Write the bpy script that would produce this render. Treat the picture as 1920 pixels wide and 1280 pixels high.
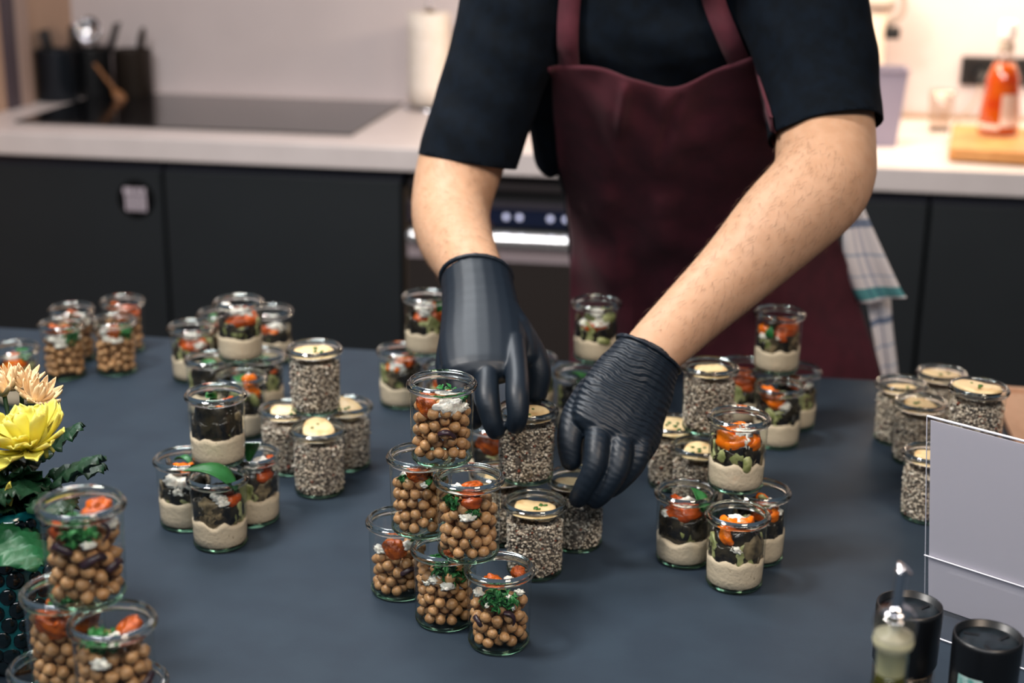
import bpy, bmesh, math, random
from mathutils import Vector, Matrix, noise
from mathutils.bvhtree import BVHTree

for o in list(bpy.data.objects):
    bpy.data.objects.remove(o, do_unlink=True)
scene = bpy.context.scene
COL = scene.collection
PI = math.pi
T = 0.88                      # table top height above the floor

# ------------------------------------------------------------------ camera
FPX, PITCH, ROLL, YAW, CAMH = 2800.0, math.radians(17.24), math.radians(0.72), math.radians(-8.83), 0.67
CAMP = Vector((0, 0, T + CAMH))
CF = Vector((math.sin(YAW) * math.cos(PITCH), math.cos(YAW) * math.cos(PITCH), -math.sin(PITCH)))
_r = Vector((math.cos(YAW), -math.sin(YAW), 0))
_u = _r.cross(CF)
CR = _r * math.cos(ROLL) + _u * math.sin(ROLL)
CU = -_r * math.sin(ROLL) + _u * math.cos(ROLL)
cd = bpy.data.cameras.new('camera')
cam = bpy.data.objects.new('camera', cd)
COL.objects.link(cam)
cam.matrix_world = Matrix.Translation(CAMP) @ Matrix((CR, CU, -CF)).transposed().to_4x4()
cd.sensor_fit = 'HORIZONTAL'
cd.sensor_width = 36
cd.lens = FPX / 1920 * 36
cd.clip_start = 0.05
cd.dof.use_dof = True
cd.dof.focus_distance = 1.36
cd.dof.aperture_fstop = 3.9
scene.camera = cam

# ------------------------------------------------------------------ world, lights, exposure
def lin(h):
    h = h.lstrip('#')
    v = [int(h[i:i + 2], 16) / 255 for i in (0, 2, 4)]
    return tuple((x / 12.92 if x <= .04045 else ((x + .055) / 1.055) ** 2.4) for x in v) + (1,)

w = bpy.data.worlds.new('world')
scene.world = w
w.use_nodes = True
w.node_tree.nodes['Background'].inputs[0].default_value = (.62, .72, .85, 1)
w.node_tree.nodes['Background'].inputs[1].default_value = 0.13

def area(name, loc, target, sx, sy, power, col):
    l = bpy.data.lights.new(name, 'AREA')
    l.shape = 'RECTANGLE'
    l.size, l.size_y = sx, sy
    l.energy = power
    l.color = col
    o = bpy.data.objects.new(name, l)
    COL.objects.link(o)
    o.location = loc
    o.rotation_euler = (Vector(target) - Vector(loc)).to_track_quat('-Z', 'Y').to_euler()
    return o

area('ceiling_panel_light', (-1.15, .95, 2.75), (-.25, 1.55, .9), .4, .4, 48, (1, .95, .9))
area('ceiling_spot_light', (.75, .35, 2.75), (.0, 1.5, .9), .5, .5, 22, (1, .80, .62))
area('added_front_fill', (-.2, -.55, 2.7), (-.1, 1.3, .9), 2.6, .10, 34, (.96, .97, 1))  # added strip: puts highlights on the rims, brightens jar fronts and card
area('added_rear_fill', (-.85, 2.15, 2.75), (-.45, 1.5, .9), .6, .6, 26, (.93, .97, 1))  # added panel for rim highlights and top light on gloves and arms
area('under_cabinet_light', (.75, 3.86, 1.62), (.7, 3.95, .9), 2.3, .1, 31, (1, .76, .54))
area('kitchen_ceiling_light', (-1.0, 2.9, 2.75), (-1.0, 3.6, .9), .5, .5, 7, (1, .88, .86))

vs = scene.view_settings
vs.view_transform = 'Standard'
vs.look = 'None'
vs.exposure = 0.0
vs.gamma = 1.0
vs.use_curve_mapping = False
try:
    scene.cycles.transparent_max_bounces = 32
    scene.cycles.max_bounces = 12
    scene.cycles.transmission_bounces = 12
    scene.cycles.caustics_reflective = False
    scene.cycles.caustics_refractive = False
except Exception:
    pass

# ------------------------------------------------------------------ helpers
def S(px, py, Y):
    """photo direction carried out to depth Y"""
    d = CF + CR * ((px - 960) / FPX) - CU * ((py - 640) / FPX)
    return CAMP + d * (Y / d.y)

def mpp(p):
    return (p - CAMP).dot(CF) / FPX

def mk(name, vf, mat=None, parent=None, smooth=True, loc=None, rot=None):
    me = bpy.data.meshes.new(name)
    me.from_pydata([tuple(v) for v in vf[0]], [], vf[1])
    if smooth:
        me.polygons.foreach_set('use_smooth', [True] * len(me.polygons))
    me.update()
    if mat:
        me.materials.append(mat)
    return ob(name, me, parent, loc, rot)

def ob(name, me, parent=None, loc=None, rot=None, scale=None):
    o = bpy.data.objects.new(name, me)
    COL.objects.link(o)
    o.parent = parent
    if loc is not None: o.location = loc
    if rot is not None: o.rotation_euler = rot
    if scale is not None: o.scale = scale if hasattr(scale, '__len__') else (scale,) * 3
    return o

def empty(name, loc=(0, 0, 0), rz=0):
    o = bpy.data.objects.new(name, None)
    o.empty_display_size = .05
    COL.objects.link(o)
    o.location = loc
    o.rotation_euler = (0, 0, rz)
    return o

def tag(o, label, cat, group=None):
    o['label'] = label
    o['category'] = cat
    if group: o['group'] = group
    return o

def struct(o):
    o['kind'] = 'structure'
    return o

def join(*parts):
    V, F = [], []
    for v, f in parts:
        n = len(V)
        V += list(v)
        F += [tuple(i + n for i in q) for q in f]
    return V, F

def box(x0, x1, y0, y1, z0, z1, b=0):
    bm = bmesh.new()
    bmesh.ops.create_cube(bm, size=1)
    for v in bm.verts:
        v.co = Vector(((x0 + x1) / 2 + v.co.x * (x1 - x0), (y0 + y1) / 2 + v.co.y * (y1 - y0), (z0 + z1) / 2 + v.co.z * (z1 - z0)))
    if b:
        bmesh.ops.bevel(bm, geom=bm.edges[:], offset=b, segments=2, profile=.5, affect='EDGES')
    return bmd(bm)

def bmd(bm):
    bm.verts.ensure_lookup_table()
    bm.verts.index_update()
    r = ([v.co.copy() for v in bm.verts], [tuple(v.index for v in f.verts) for f in bm.faces])
    bm.free()
    return r

def lathe(prof, n=40, closed=False):
    V, F = [], []
    m = len(prof)
    idx = []
    for (r, z) in prof:
        if r < 1e-6:
            idx.append([len(V)] * n)
            V.append(Vector((0, 0, z)))
        else:
            idx.append(list(range(len(V), len(V) + n)))
            V += [Vector((r * math.cos(2 * PI * k / n), r * math.sin(2 * PI * k / n), z)) for k in range(n)]
    rng = range(m) if closed else range(m - 1)
    for i in rng:
        a, b = idx[i], idx[(i + 1) % m]
        for k in range(n):
            q = [a[k], a[(k + 1) % n], b[(k + 1) % n], b[k]]
            q2 = []
            for t in q:
                if t not in q2: q2.append(t)
            if len(q2) > 2: F.append(tuple(q2))
    return V, F

def xf(vf, m):
    return [m @ Vector(v) for v in vf[0]], vf[1]

def catmull(P, sub):
    out = []
    n = len(P)
    for i in range(n - 1):
        p0 = P[max(i - 1, 0)]; p1 = P[i]; p2 = P[i + 1]; p3 = P[min(i + 2, n - 1)]
        for s in range(sub):
            t = s / sub
            out.append(tuple(.5 * ((2 * b) + (-a + c) * t + (2 * a - 5 * b + 4 * c - d) * t * t + (-a + 3 * b - 3 * c + d) * t ** 3)
                             for a, b, c, d in zip(p0, p1, p2, p3)))
    out.append(tuple(P[-1]))
    return out

def tube(pts, rad, n=16, sub=4, side=None, cap=True, close=True):
    """swept tube; rad per point: r or (r_side, r_other); side = reference direction of r_side"""
    rows = []
    for p, r in zip(pts, rad):
        ra, rb = (r if hasattr(r, '__len__') else (r, r))
        rows.append((p[0], p[1], p[2], ra, rb))
    rows = catmull(rows, sub) if sub > 1 else rows
    P = [Vector(r[:3]) for r in rows]
    R = [(r[3], r[4]) for r in rows]
    m = len(P)
    tg = [(P[min(i + 1, m - 1)] - P[max(i - 1, 0)]).normalized() for i in range(m)]
    ref = Vector(side) if side is not None else Vector((1, 0, .01))
    if abs(ref.normalized().dot(tg[0])) > .95: ref = Vector((0, 1, .01))
    rings = []
    def ring(c, ra, rb, t):
        nonlocal ref
        a = (ref - t * ref.dot(t)).normalized()
        if side is None: ref = a
        b = t.cross(a)
        return [c + a * (ra * math.cos(2 * PI * k / n)) + b * (rb * math.sin(2 * PI * k / n)) for k in range(n)]
    if cap is True:
        rc = min(R[0])
        for s in (.97, .8, .45):
            k = math.sqrt(1 - s * s)
            rings.append(ring(P[0] - tg[0] * rc * s, R[0][0] * k, R[0][1] * k, tg[0]))
    for i in range(m):
        rings.append(ring(P[i], R[i][0], R[i][1], tg[i]))
    if cap:
        rc = min(R[-1])
        for s in (.45, .8, .97):
            k = math.sqrt(1 - s * s)
            rings.append(ring(P[-1] + tg[-1] * rc * s, R[-1][0] * k, R[-1][1] * k, tg[-1]))
    V = [v for r in rings for v in r]
    F = []
    for i in range(len(rings) - 1):
        for k in range(n):
            F.append((i * n + k, i * n + (k + 1) % n, (i + 1) * n + (k + 1) % n, (i + 1) * n + k))
    if close:
        F.append(tuple(reversed(range(n))))
        F.append(tuple(range(len(V) - n, len(V))))
    return V, F

def ico(sub, r=1.0, sc=(1, 1, 1), amp=0, freq=1, seed=0):
    bm = bmesh.new()
    bmesh.ops.create_icosphere(bm, subdivisions=sub, radius=1)
    off = Vector((seed * 7.3, seed * 3.1, seed * 1.7))
    for v in bm.verts:
        k = 1 + (amp * noise.noise(v.co * freq + off) if amp else 0)
        v.co = Vector((v.co.x * sc[0] * r * k, v.co.y * sc[1] * r * k, v.co.z * sc[2] * r * k))
    return bmd(bm)

def grid(nu, nv, fn):
    V = [Vector(fn(i / (nu - 1), j / (nv - 1))) for j in range(nv) for i in range(nu)]
    F = [(j * nu + i, j * nu + i + 1, (j + 1) * nu + i + 1, (j + 1) * nu + i) for j in range(nv - 1) for i in range(nu - 1)]
    return V, F

def thick(vf, t):
    """give an open sheet a thickness t along its normals"""
    bm = bmesh.new()
    vs_ = [bm.verts.new(v) for v in vf[0]]
    for f in vf[1]:
        bm.faces.new([vs_[i] for i in f])
    bm.normal_update()
    bmesh.ops.recalc_face_normals(bm, faces=bm.faces[:])
    n = len(vs_)
    nr = [v.normal.copy() for v in vs_]
    V = [v.co + k * (t / 2) for v, k in zip(vs_, nr)] + [v.co - k * (t / 2) for v, k in zip(vs_, nr)]
    bm.verts.index_update()
    F = [tuple(v.index for v in f.verts) for f in bm.faces]
    F2 = [tuple(reversed([i + n for i in f])) for f in F]
    E = []
    for e in bm.edges:
        if len(e.link_faces) == 1:
            l = e.link_loops[0]
            a, b = l.vert.index, l.link_loop_next.vert.index
            E.append((b, a, a + n, b + n))
    bm.free()
    return V, F + F2 + E

def remesh(vf, voxel, smooth=4, fac=.5):
    me = bpy.data.meshes.new('tmp')
    me.from_pydata([tuple(v) for v in vf[0]], [], vf[1])
    bm = bmesh.new(); bm.from_mesh(me)
    bmesh.ops.recalc_face_normals(bm, faces=bm.faces[:])
    bm.to_mesh(me); bm.free()
    o = bpy.data.objects.new('tmp', me)
    COL.objects.link(o)
    m = o.modifiers.new('r', 'REMESH'); m.mode = 'VOXEL'; m.voxel_size = voxel; m.adaptivity = 0
    if smooth:
        s = o.modifiers.new('s', 'SMOOTH'); s.factor = fac; s.iterations = smooth
    dg = bpy.context.evaluated_depsgraph_get()
    ev = o.evaluated_get(dg)
    nm = ev.to_mesh()
    V = [v.co.copy() for v in nm.vertices]
    F = [tuple(p.vertices) for p in nm.polygons]
    ev.to_mesh_clear()
    bpy.data.objects.remove(o, do_unlink=True)
    bpy.data.meshes.remove(me)
    return V, F

# ------------------------------------------------------------------ materials
def nmat(name):
    m = bpy.data.materials.new(name)
    m.use_nodes = True
    nt = m.node_tree
    return m, nt, nt.nodes['Principled BSDF']

def N(nt, kind, **kw):
    n = nt.nodes.new(kind)
    for k, v in kw.items():
        setattr(n, k, v)
    return n

def tex_coord(nt, scale=None, out='Object'):
    tc = N(nt, 'ShaderNodeTexCoord')
    if scale is None: return tc.outputs[out]
    mp = N(nt, 'ShaderNodeMapping')
    mp.inputs['Scale'].default_value = scale if hasattr(scale, '__len__') else (scale,) * 3
    nt.links.new(tc.outputs[out], mp.inputs[0])
    return mp.outputs[0]

def pmat(name, col, rough=.5, col2=None, nscale=40, bump=0, bscale=None, metal=0, spec=.5, rand=0, sheen=0, coat=0, sss=0, detail=3, pos=(.35, .65), trans=0, ior=1.45, sssr=.01):
    m, nt, b = nmat(name)
    c = lin(col) if isinstance(col, str) else col
    b.inputs['Roughness'].default_value = rough
    b.inputs['Metallic'].default_value = metal
    b.inputs['Specular IOR Level'].default_value = spec
    b.inputs['IOR'].default_value = ior
    b.inputs['Sheen Weight'].default_value = sheen
    b.inputs['Coat Weight'].default_value = coat
    b.inputs['Transmission Weight'].default_value = trans
    if sss:
        b.inputs['Subsurface Weight'].default_value = sss
        b.inputs['Subsurface Radius'].default_value = (1, .4, .25)
        b.inputs['Subsurface Scale'].default_value = sssr
    src = None
    if col2:
        no = N(nt, 'ShaderNodeTexNoise')
        no.inputs['Scale'].default_value = nscale
        no.inputs['Detail'].default_value = detail
        nt.links.new(tex_coord(nt), no.inputs['Vector'])
        cr = N(nt, 'ShaderNodeValToRGB')
        cr.color_ramp.elements[0].position = pos[0]
        cr.color_ramp.elements[1].position = pos[1]
        cr.color_ramp.elements[0].color = c
        cr.color_ramp.elements[1].color = lin(col2)
        nt.links.new(no.outputs['Fac'], cr.inputs[0])
        src = cr.outputs[0]
    if rand:
        oi = N(nt, 'ShaderNodeObjectInfo')
        hs = N(nt, 'ShaderNodeHueSaturation')
        mr = N(nt, 'ShaderNodeMapRange')
        mr.inputs['To Min'].default_value = 1 - rand
        mr.inputs['To Max'].default_value = 1 + rand
        nt.links.new(oi.outputs['Random'], mr.inputs['Value'])
        nt.links.new(mr.outputs[0], hs.inputs['Value'])
        if src: nt.links.new(src, hs.inputs['Color'])
        else: hs.inputs['Color'].default_value = c
        src = hs.outputs[0]
    if src: nt.links.new(src, b.inputs['Base Color'])
    else: b.inputs['Base Color'].default_value = c
    if bump:
        no = N(nt, 'ShaderNodeTexNoise')
        no.inputs['Scale'].default_value = bscale or nscale
        no.inputs['Detail'].default_value = 4
        nt.links.new(tex_coord(nt), no.inputs['Vector'])
        bp = N(nt, 'ShaderNodeBump')
        bp.inputs['Strength'].default_value = bump
        bp.inputs['Distance'].default_value = .002
        nt.links.new(no.outputs['Fac'], bp.inputs['Height'])
        nt.links.new(bp.outputs[0], b.inputs['Normal'])
    return m

def thin_glass(name, tint, base=.05, edge=.75, rough=.02):
    m = bpy.data.materials.new(name)
    m.use_nodes = True
    nt = m.node_tree
    nt.nodes.clear()
    out = N(nt, 'ShaderNodeOutputMaterial')
    mix = N(nt, 'ShaderNodeMixShader')
    tr = N(nt, 'ShaderNodeBsdfTransparent'); tr.inputs[0].default_value = tint
    gl = N(nt, 'ShaderNodeBsdfGlossy'); gl.inputs['Roughness'].default_value = rough
    lw = N(nt, 'ShaderNodeLayerWeight'); lw.inputs[0].default_value = .5
    pw = N(nt, 'ShaderNodeMath', operation='POWER'); pw.inputs[1].default_value = 4
    ma = N(nt, 'ShaderNodeMath', operation='MULTIPLY_ADD'); ma.inputs[1].default_value = edge; ma.inputs[2].default_value = base
    nt.links.new(lw.outputs['Facing'], pw.inputs[0])
    nt.links.new(pw.outputs[0], ma.inputs[0])
    nt.links.new(ma.outputs[0], mix.inputs[0])
    nt.links.new(tr.outputs[0], mix.inputs[1])
    nt.links.new(gl.outputs[0], mix.inputs[2])
    nt.links.new(mix.outputs[0], out.inputs[0])
    return m

def glass(name, col, rough=0, ior=1.48):
    m = bpy.data.materials.new(name)
    m.use_nodes = True
    nt = m.node_tree
    nt.nodes.clear()
    out = N(nt, 'ShaderNodeOutputMaterial')
    g = N(nt, 'ShaderNodeBsdfGlass')
    g.inputs['Color'].default_value = col
    g.inputs['Roughness'].default_value = rough
    g.inputs['IOR'].default_value = ior
    nt.links.new(g.outputs[0], out.inputs[0])
    return m
# ================================================================== THE SETTING
m_wall = pmat('wall_paint', '#c8bfc0', .6, '#c4bbbc', 6)
m_floor = pmat('floor_concrete', '#4a4744', .5, '#3f3d3b', 5)
m_left = pmat('left_panel', '#b39580', .6)
YW = 4.17
struct(mk('floor', box(-3.2, 2.6, -1.2, YW, -.05, 0), m_floor, smooth=False))
struct(mk('wall_back', box(-2.25, 2.6, YW, YW + .1, 0, 2.8), m_wall, smooth=False))
XL = -1.955
wl = struct(mk('wall_left', box(XL - .1, XL, 2.9, YW, 0, 2.8), m_left, smooth=False))
mk('dark_strip', box(XL, XL + .012, 3.74, 3.80, T + .05, 2.6), pmat('dark_joint', '#4a4048', .5), wl, smooth=False)  # narrow dark upright strip on the left wall
mk('light_batten', box(XL, XL + .02, 3.80, 3.86, T + .05, 2.6), pmat('light_batten', '#a08a80', .5), wl, smooth=False)

# dining island the jars stand on
m_table = pmat('table_linoleum', '#2e3944', .5, '#2b3540', 22, bump=.06, bscale=900, spec=.16)
m_tedge = pmat('table_edge', '#2c2e33', .5)
tb = empty('serving_table', (-.2, 1.0, 0))
tag(tb, 'large dark blue-grey serving table covered with small filled glass jars', 'table')
mk('table_top', xf(box(-2.2, 2.0, -.2, 2.052, T - .04, T, .002), Matrix.Translation((.2, -1, 0))), m_table, tb, smooth=False)
mk('table_body', xf(box(-1.9, 1.7, .2, 1.75, 0, T - .04), Matrix.Translation((.2, -1, 0))), m_tedge, tb, smooth=False)

# kitchen counter
m_ctr = pmat('worktop_laminate', '#d6ccca', .35, '#d0c6c4', 12)
ZC = T + .062
ct = mk('worktop', box(XL, 2.5, 3.40, YW, ZC - .056, ZC, .004), m_ctr, smooth=False)
tag(ct, 'long pale kitchen worktop running along the back wall', 'countertop')
struct(mk('trim_1', box(-.2, 2.5, YW - .012, YW, ZC + .0005, ZC + .012), pmat('upstand', '#a68d78', .5), smooth=False))
m_cab = pmat('cabinet_anthracite', '#1c2125', .6, '#1a1f23', 5)
m_gap = pmat('cabinet_carcass', '#14171a', .7)
m_cab2 = pmat('cabinet_rail', '#2a2c38', .45)
def cabinet(x0, x1, label):
    e = empty('base_cabinet', ((x0 + x1) / 2, 3.8, 0))
    tag(e, label, 'cabinet', 'dark handleless base cabinets under the worktop')
    t = Matrix.Translation((-(x0 + x1) / 2, -3.8, 0))
    mk('carcass', xf(box(x0 + .002, x1 - .002, 3.45, YW - .02, .1, ZC - .058), t), m_gap, e, smooth=False)
    mk('plinth', xf(box(x0 + .002, x1 - .002, 3.50, 3.52, 0, .1), t), m_gap, e, smooth=False)
    mk('grip_rail', xf(box(x0 + .002, x1 - .002, 3.435, 3.45, ZC - .095, ZC - .058), t), m_cab2, e, smooth=False)
    mk('door', xf(box(x0 + .003, x1 - .003, 3.42, 3.445, .11, ZC - .085, .002), t), m_cab, e, smooth=False)
    return e
cabinet(-1.95, -1.402, 'dark grey base cabinet with a round black sticker on its door')
cabinet(-1.398, -.802, 'dark grey base cabinet under the hob, left of the dishwasher')
cabinet(-.198, .418, 'dark grey base cabinet hidden behind the person in the apron')
cabinet(.422, 1.02, 'dark grey base cabinet at the right edge, under the wooden board')

# round sticker with a white blocky emblem
st = mk('round_sticker', xf(lathe([(0, 0), (.047, 0), (.047, .002), (0, .002)], 40), Matrix.Translation((-1.470, 3.42, T - .094)) @ Matrix.Rotation(PI / 2, 4, 'X')), pmat('sticker_black', '#030304', .8, spec=.1))
tag(st, 'round black sticker with a white blocky emblem on the cabinet door', 'sticker')
m_embl = pmat('sticker_white', '#b9aeb8', .6)
em = []
sx, sy, sz = -1.470, 3.4168, T - .094
for k in range(5):
    em.append(box(sx - .027 + k * .0113, sx - .0190 + k * .0113, sy, sy + .0008, sz - .030, sz + .010))
for (a, b_) in ((-.031, -.006), (-.002, .011), (.014, .026)):
    em.append(box(sx + a, sx + b_, sy, sy + .0008, sz + .012, sz + .028))
mk('emblem', join(*em), m_embl, st, smooth=False)

# dishwasher between the cabinets
m_ss = pmat('steel_light', '#b5a6ac', .4, metal=.2)
m_dk = pmat('dishwasher_door', '#3a3432', .4, metal=.3)
m_navy = pmat('control_panel', '#1b2238', .25)
m_bl = pmat('black_gap', '#050506', .5)
dwx0, dwx1 = -.798, -.202
dw = empty('dishwasher', (-.5, 3.8, 0))
tag(dw, 'built-in dishwasher with lit control panel and bright steel handle bar', 'dishwasher')
D = Matrix.Translation((.5, -3.8, 0))
def dpart(n, x0, x1, y0, y1, z0, z1, mat, par=dw, b=0):
    return mk(n, xf(box(x0, x1, y0, y1, T + z0, T + z1, b), D), mat, par, smooth=False)
dpart('body', dwx0, dwx1, 3.46, YW - .02, -.80, .004, m_bl)
dpart('top_strip', dwx0 + .01, dwx1, 3.44, 3.46, -.037, -.013, pmat('dw_top', '#3a3638', .3))
dpart('chrome_lip', dwx0 + .01, dwx1, 3.425, 3.46, -.077, -.066, pmat('dw_lip', '#5a5560', .3, metal=.6))
pn = dpart('control_panel', dwx0 + .01, dwx1, 3.428, 3.46, -.120, -.077, m_navy)
m_ic = pmat('icon_light', '#dfe0f2', .4)
m_ic.node_tree.nodes['Principled BSDF'].inputs['Emission Color'].default_value = (.72, .74, .95, 1)
m_ic.node_tree.nodes['Principled BSDF'].inputs['Emission Strength'].default_value = .55
for px in (949, 974, 1032, 1061, 905, 860):
    p = S(px, 404, 3.427)
    V = []
    star = []
    for a in (0, PI / 3, 2 * PI / 3):
        star.append(xf(box(-.0075, .0075, -.0005, .0005, -.0018, .0018), Matrix.Rotation(a, 4, 'Y')))
    mk('icon', xf(join(*star), D @ Matrix.Translation((p.x, 3.4275, T - .098))), m_ic, pn, smooth=False)
dpart('handle_bar', dwx0 + .01, dwx1, 3.395, 3.46, -.166, -.134, pmat('handle_steel', '#f4f4f8', .25, metal=.8), b=.012)
dpart('lower_trim', dwx0 + .01, dwx1, 3.42, 3.46, -.205, -.166, m_ss)
dpart('door', dwx0 + .01, dwx1, 3.42, 3.46, -.77, -.205, m_dk)
dpart('side_trim', dwx0, dwx0 + .012, 3.43, 3.46, -.77, -.04, pmat('dw_side', '#54483e', .35, metal=.5))

# induction hob let into the worktop
hob = mk('induction_hob', box(-1.83, -.95, 3.53, 4.09, ZC + .0002, ZC + .006, .002), pmat('hob_glass', '#0d0e11', .12, spec=1.0, ior=1.6), smooth=False)
tag(hob, 'flat black glass induction hob set into the worktop', 'hob')
# ================================================================== JARS
m_gwall = thin_glass('jar_wall_glass', (.965, .985, .97, 1), .035, .7)
m_grim = glass('jar_rim_glass', (.975, .995, .985, 1), 0, 1.58)
m_gbase = thin_glass('jar_base_glass', (.80, .93, .85, 1), .06, .85)
JH = .078
wall_vf = lathe([(.0268, .004), (.0281, .0065), (.0284, .012), (.0288, .03), (.0291, .05), (.0294, .0695)], 48)
def ringprof(pts): return pts
rim_vf = lathe([(.0270, .0690), (.0294, .0690), (.0308, .0697), (.0320, .0708), (.0326, .0724), (.0326, .0740), (.0318, .0754),
                (.0307, .0757), (.0302, .0773), (.0291, .0780), (.0279, .0774), (.0273, .0756), (.0270, .0720)], 56, closed=True)
ring_vf = lathe([(.0232, .0004), (.0248, 0), (.0266, .0010), (.0280, .0034), (.0283, .0056), (.0275, .0058), (.0262, .0040), (.0246, .0030), (.0232, .0026)], 48, closed=True)
base_vf = lathe([(0, .0022), (.0236, .0022)], 40)
def mesh_of(name, vf, mat, smooth=True):
    me = bpy.data.meshes.new(name)
    me.from_pydata([tuple(v) for v in vf[0]], [], vf[1])
    me.polygons.foreach_set('use_smooth', [smooth] * len(me.polygons))
    me.update()
    me.materials.append(mat)
    return me
ME = {}
ME['wall'] = [mesh_of('jar_wall', wall_vf, m_gwall)]
ME['rim'] = [mesh_of('jar_rim', rim_vf, m_grim)]
ME['base'] = [mesh_of('jar_base', base_vf, m_gbase)]
ME['ring'] = [mesh_of('jar_base_ring', ring_vf, glass('jar_base_ring_glass', (.84, .95, .89, 1)))]

m_pea = pmat('chickpea', '#b88d62', .36, '#9f754d', 260, bump=.25, bscale=700, rand=.22, sss=.15, sssr=.004)
m_tom = pmat('roasted_tomato', '#c05a14', .2, '#8f3a09', 190, bump=.9, bscale=330, rand=.12, spec=.6)
m_red = pmat('roasted_red_pepper', '#b9501a', .28, '#9a3e10', 120, bump=.4, bscale=240, rand=.15)
m_ora = pmat('roasted_orange_pepper', '#e8780f', .25, '#d05c0a', 120, bump=.4, bscale=240, rand=.12)
m_feta = pmat('feta', '#ece8df', .6, '#d9d2c6', 200, bump=.6, bscale=420, sss=.1)
m_herb = pmat('chopped_parsley', '#2f7a3d', .5, '#17501f', 160, rand=.25)
m_basil = pmat('basil_leaf', '#2c7038', .38, '#1c5528', 60, bump=.3, bscale=160, rand=.15)
m_onion = pmat('red_onion', '#3a2530', .35, '#241820', 120)
m_egg = pmat('grilled_eggplant', '#131214', .25, '#3a3428', 60, bump=.4, bscale=180, rand=.2)
m_eggf = pmat('eggplant_flesh', '#8a795c', .5, '#3f372a', 110, bump=.4, bscale=200, rand=.15)
m_zuc = pmat('grilled_zucchini', '#9ea070', .4, '#646b3c', 75, bump=.3, bscale=200, rand=.18)
m_hum = pmat('hummus', '#cfbda4', .7, '#9c8a72', 330, bump=.4, bscale=260, pos=(.62, .74))
m_slice = pmat('grilled_cheese_slice', '#e2c898', .42, '#b98a4c', 60, bump=.35, bscale=230, rand=.06, pos=(.5, .78))
m_fleck = pmat('parsley_fleck', '#3c6a2a', .5)

# speckled grain mix
m_q, nt, b = nmat('quinoa_grain')
geo = N(nt, 'ShaderNodeNewGeometry')
cr = N(nt, 'ShaderNodeValToRGB')
cr.color_ramp.interpolation = 'CONSTANT'
el = cr.color_ramp.elements
el[0].position = 0; el[0].color = lin('#c4b6a4')
el[1].position = .38; el[1].color = lin('#ab9b8b')
for p, c in ((.60, '#d6ccbe'), (.76, '#7d7066'), (.90, '#3a3431'), (.965, '#7d3a22')):
    e_ = el.new(p); e_.color = lin(c)
nt.links.new(geo.outputs['Random Per Island'], cr.inputs[0])
nt.links.new(cr.outputs[0], b.inputs['Base Color'])
b.inputs['Roughness'].default_value = .5
m_qcore = pmat('quinoa_core', '#6e6258', .8, '#3f3832', 260)

rnd = random.Random(11)
ME['chickpea'] = [mesh_of('chickpea', ico(2, .0055, (1, .94, .96), .16, 1.3, s), m_pea) for s in range(4)]
for me in ME['chickpea']:
    for v in me.vertices:
        if v.co.z > .0035: v.co.z += (v.co.z - .0035) * .5
ME['tomato'] = [mesh_of('roasted_tomato', ico(4, .0125, (1, .62, .85), .28, 1.8, s), m_tom) for s in range(3)]
def bent(vf, r0=.017):
    return [Vector(((r0 - v.y) * math.sin(v.x / r0), r0 - (r0 - v.y) * math.cos(v.x / r0), v.z)) for v in vf[0]], vf[1]
ME['red'] = [mesh_of('red_pepper', bent(ico(3, .0125, (1.15, .5, .62), .45, 1.5, s + 5)), m_red) for s in range(3)]
ME['orange'] = [mesh_of('orange_pepper', bent(ico(3, .012, (1.1, .55, .72), .45, 1.5, s + 9)), m_ora) for s in range(3)]
ME['feta'] = [mesh_of('feta', ico(3, .0055, (1.2, .8, .7), .7, 2.2, s + 20), m_feta) for s in range(4)]
ME['fetablock'] = [mesh_of('feta_block', ico(3, .010, (1.3, .6, .75), .5, 1.7, 31), m_feta)]
ME['egg'] = [mesh_of('eggplant', bent(ico(3, .0140, (1.1, .34, .9), .4, 1.4, s + 40)), m_egg) for s in range(3)]
ME['eggflesh'] = [mesh_of('eggplant_flesh', bent(ico(3, .012, (.85, .4, .8), .3, 1.4, s + 50)), m_eggf) for s in range(3)]
ME['zuc'] = [mesh_of('zucchini', ico(3, .0115, (1, .42, .8), .4, 1.5, s + 60), m_zuc) for s in range(3)]

def leaf_vf(L, W, curl, fold, n=9, ragged=0):
    def f(u, v):
        t = v
        wd = W * math.sin(PI * min(1, t ** .8 * .98 + .02)) ** .75
        s = (u - .5) * 2
        rg = 1 + ragged * math.sin(t * 40) * abs(s)
        return (s * wd * .5 * rg, -L / 2 + L * t, fold * abs(s) * wd + curl * math.sin(t * PI) * L)
    return thick(grid(7, n, f), .0004)
ME['basil'] = [mesh_of('basil_leaf', leaf_vf(.034, .019, .12, .25), m_basil), mesh_of('basil_leaf', leaf_vf(.024, .015, .2, .3), m_basil)]

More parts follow.
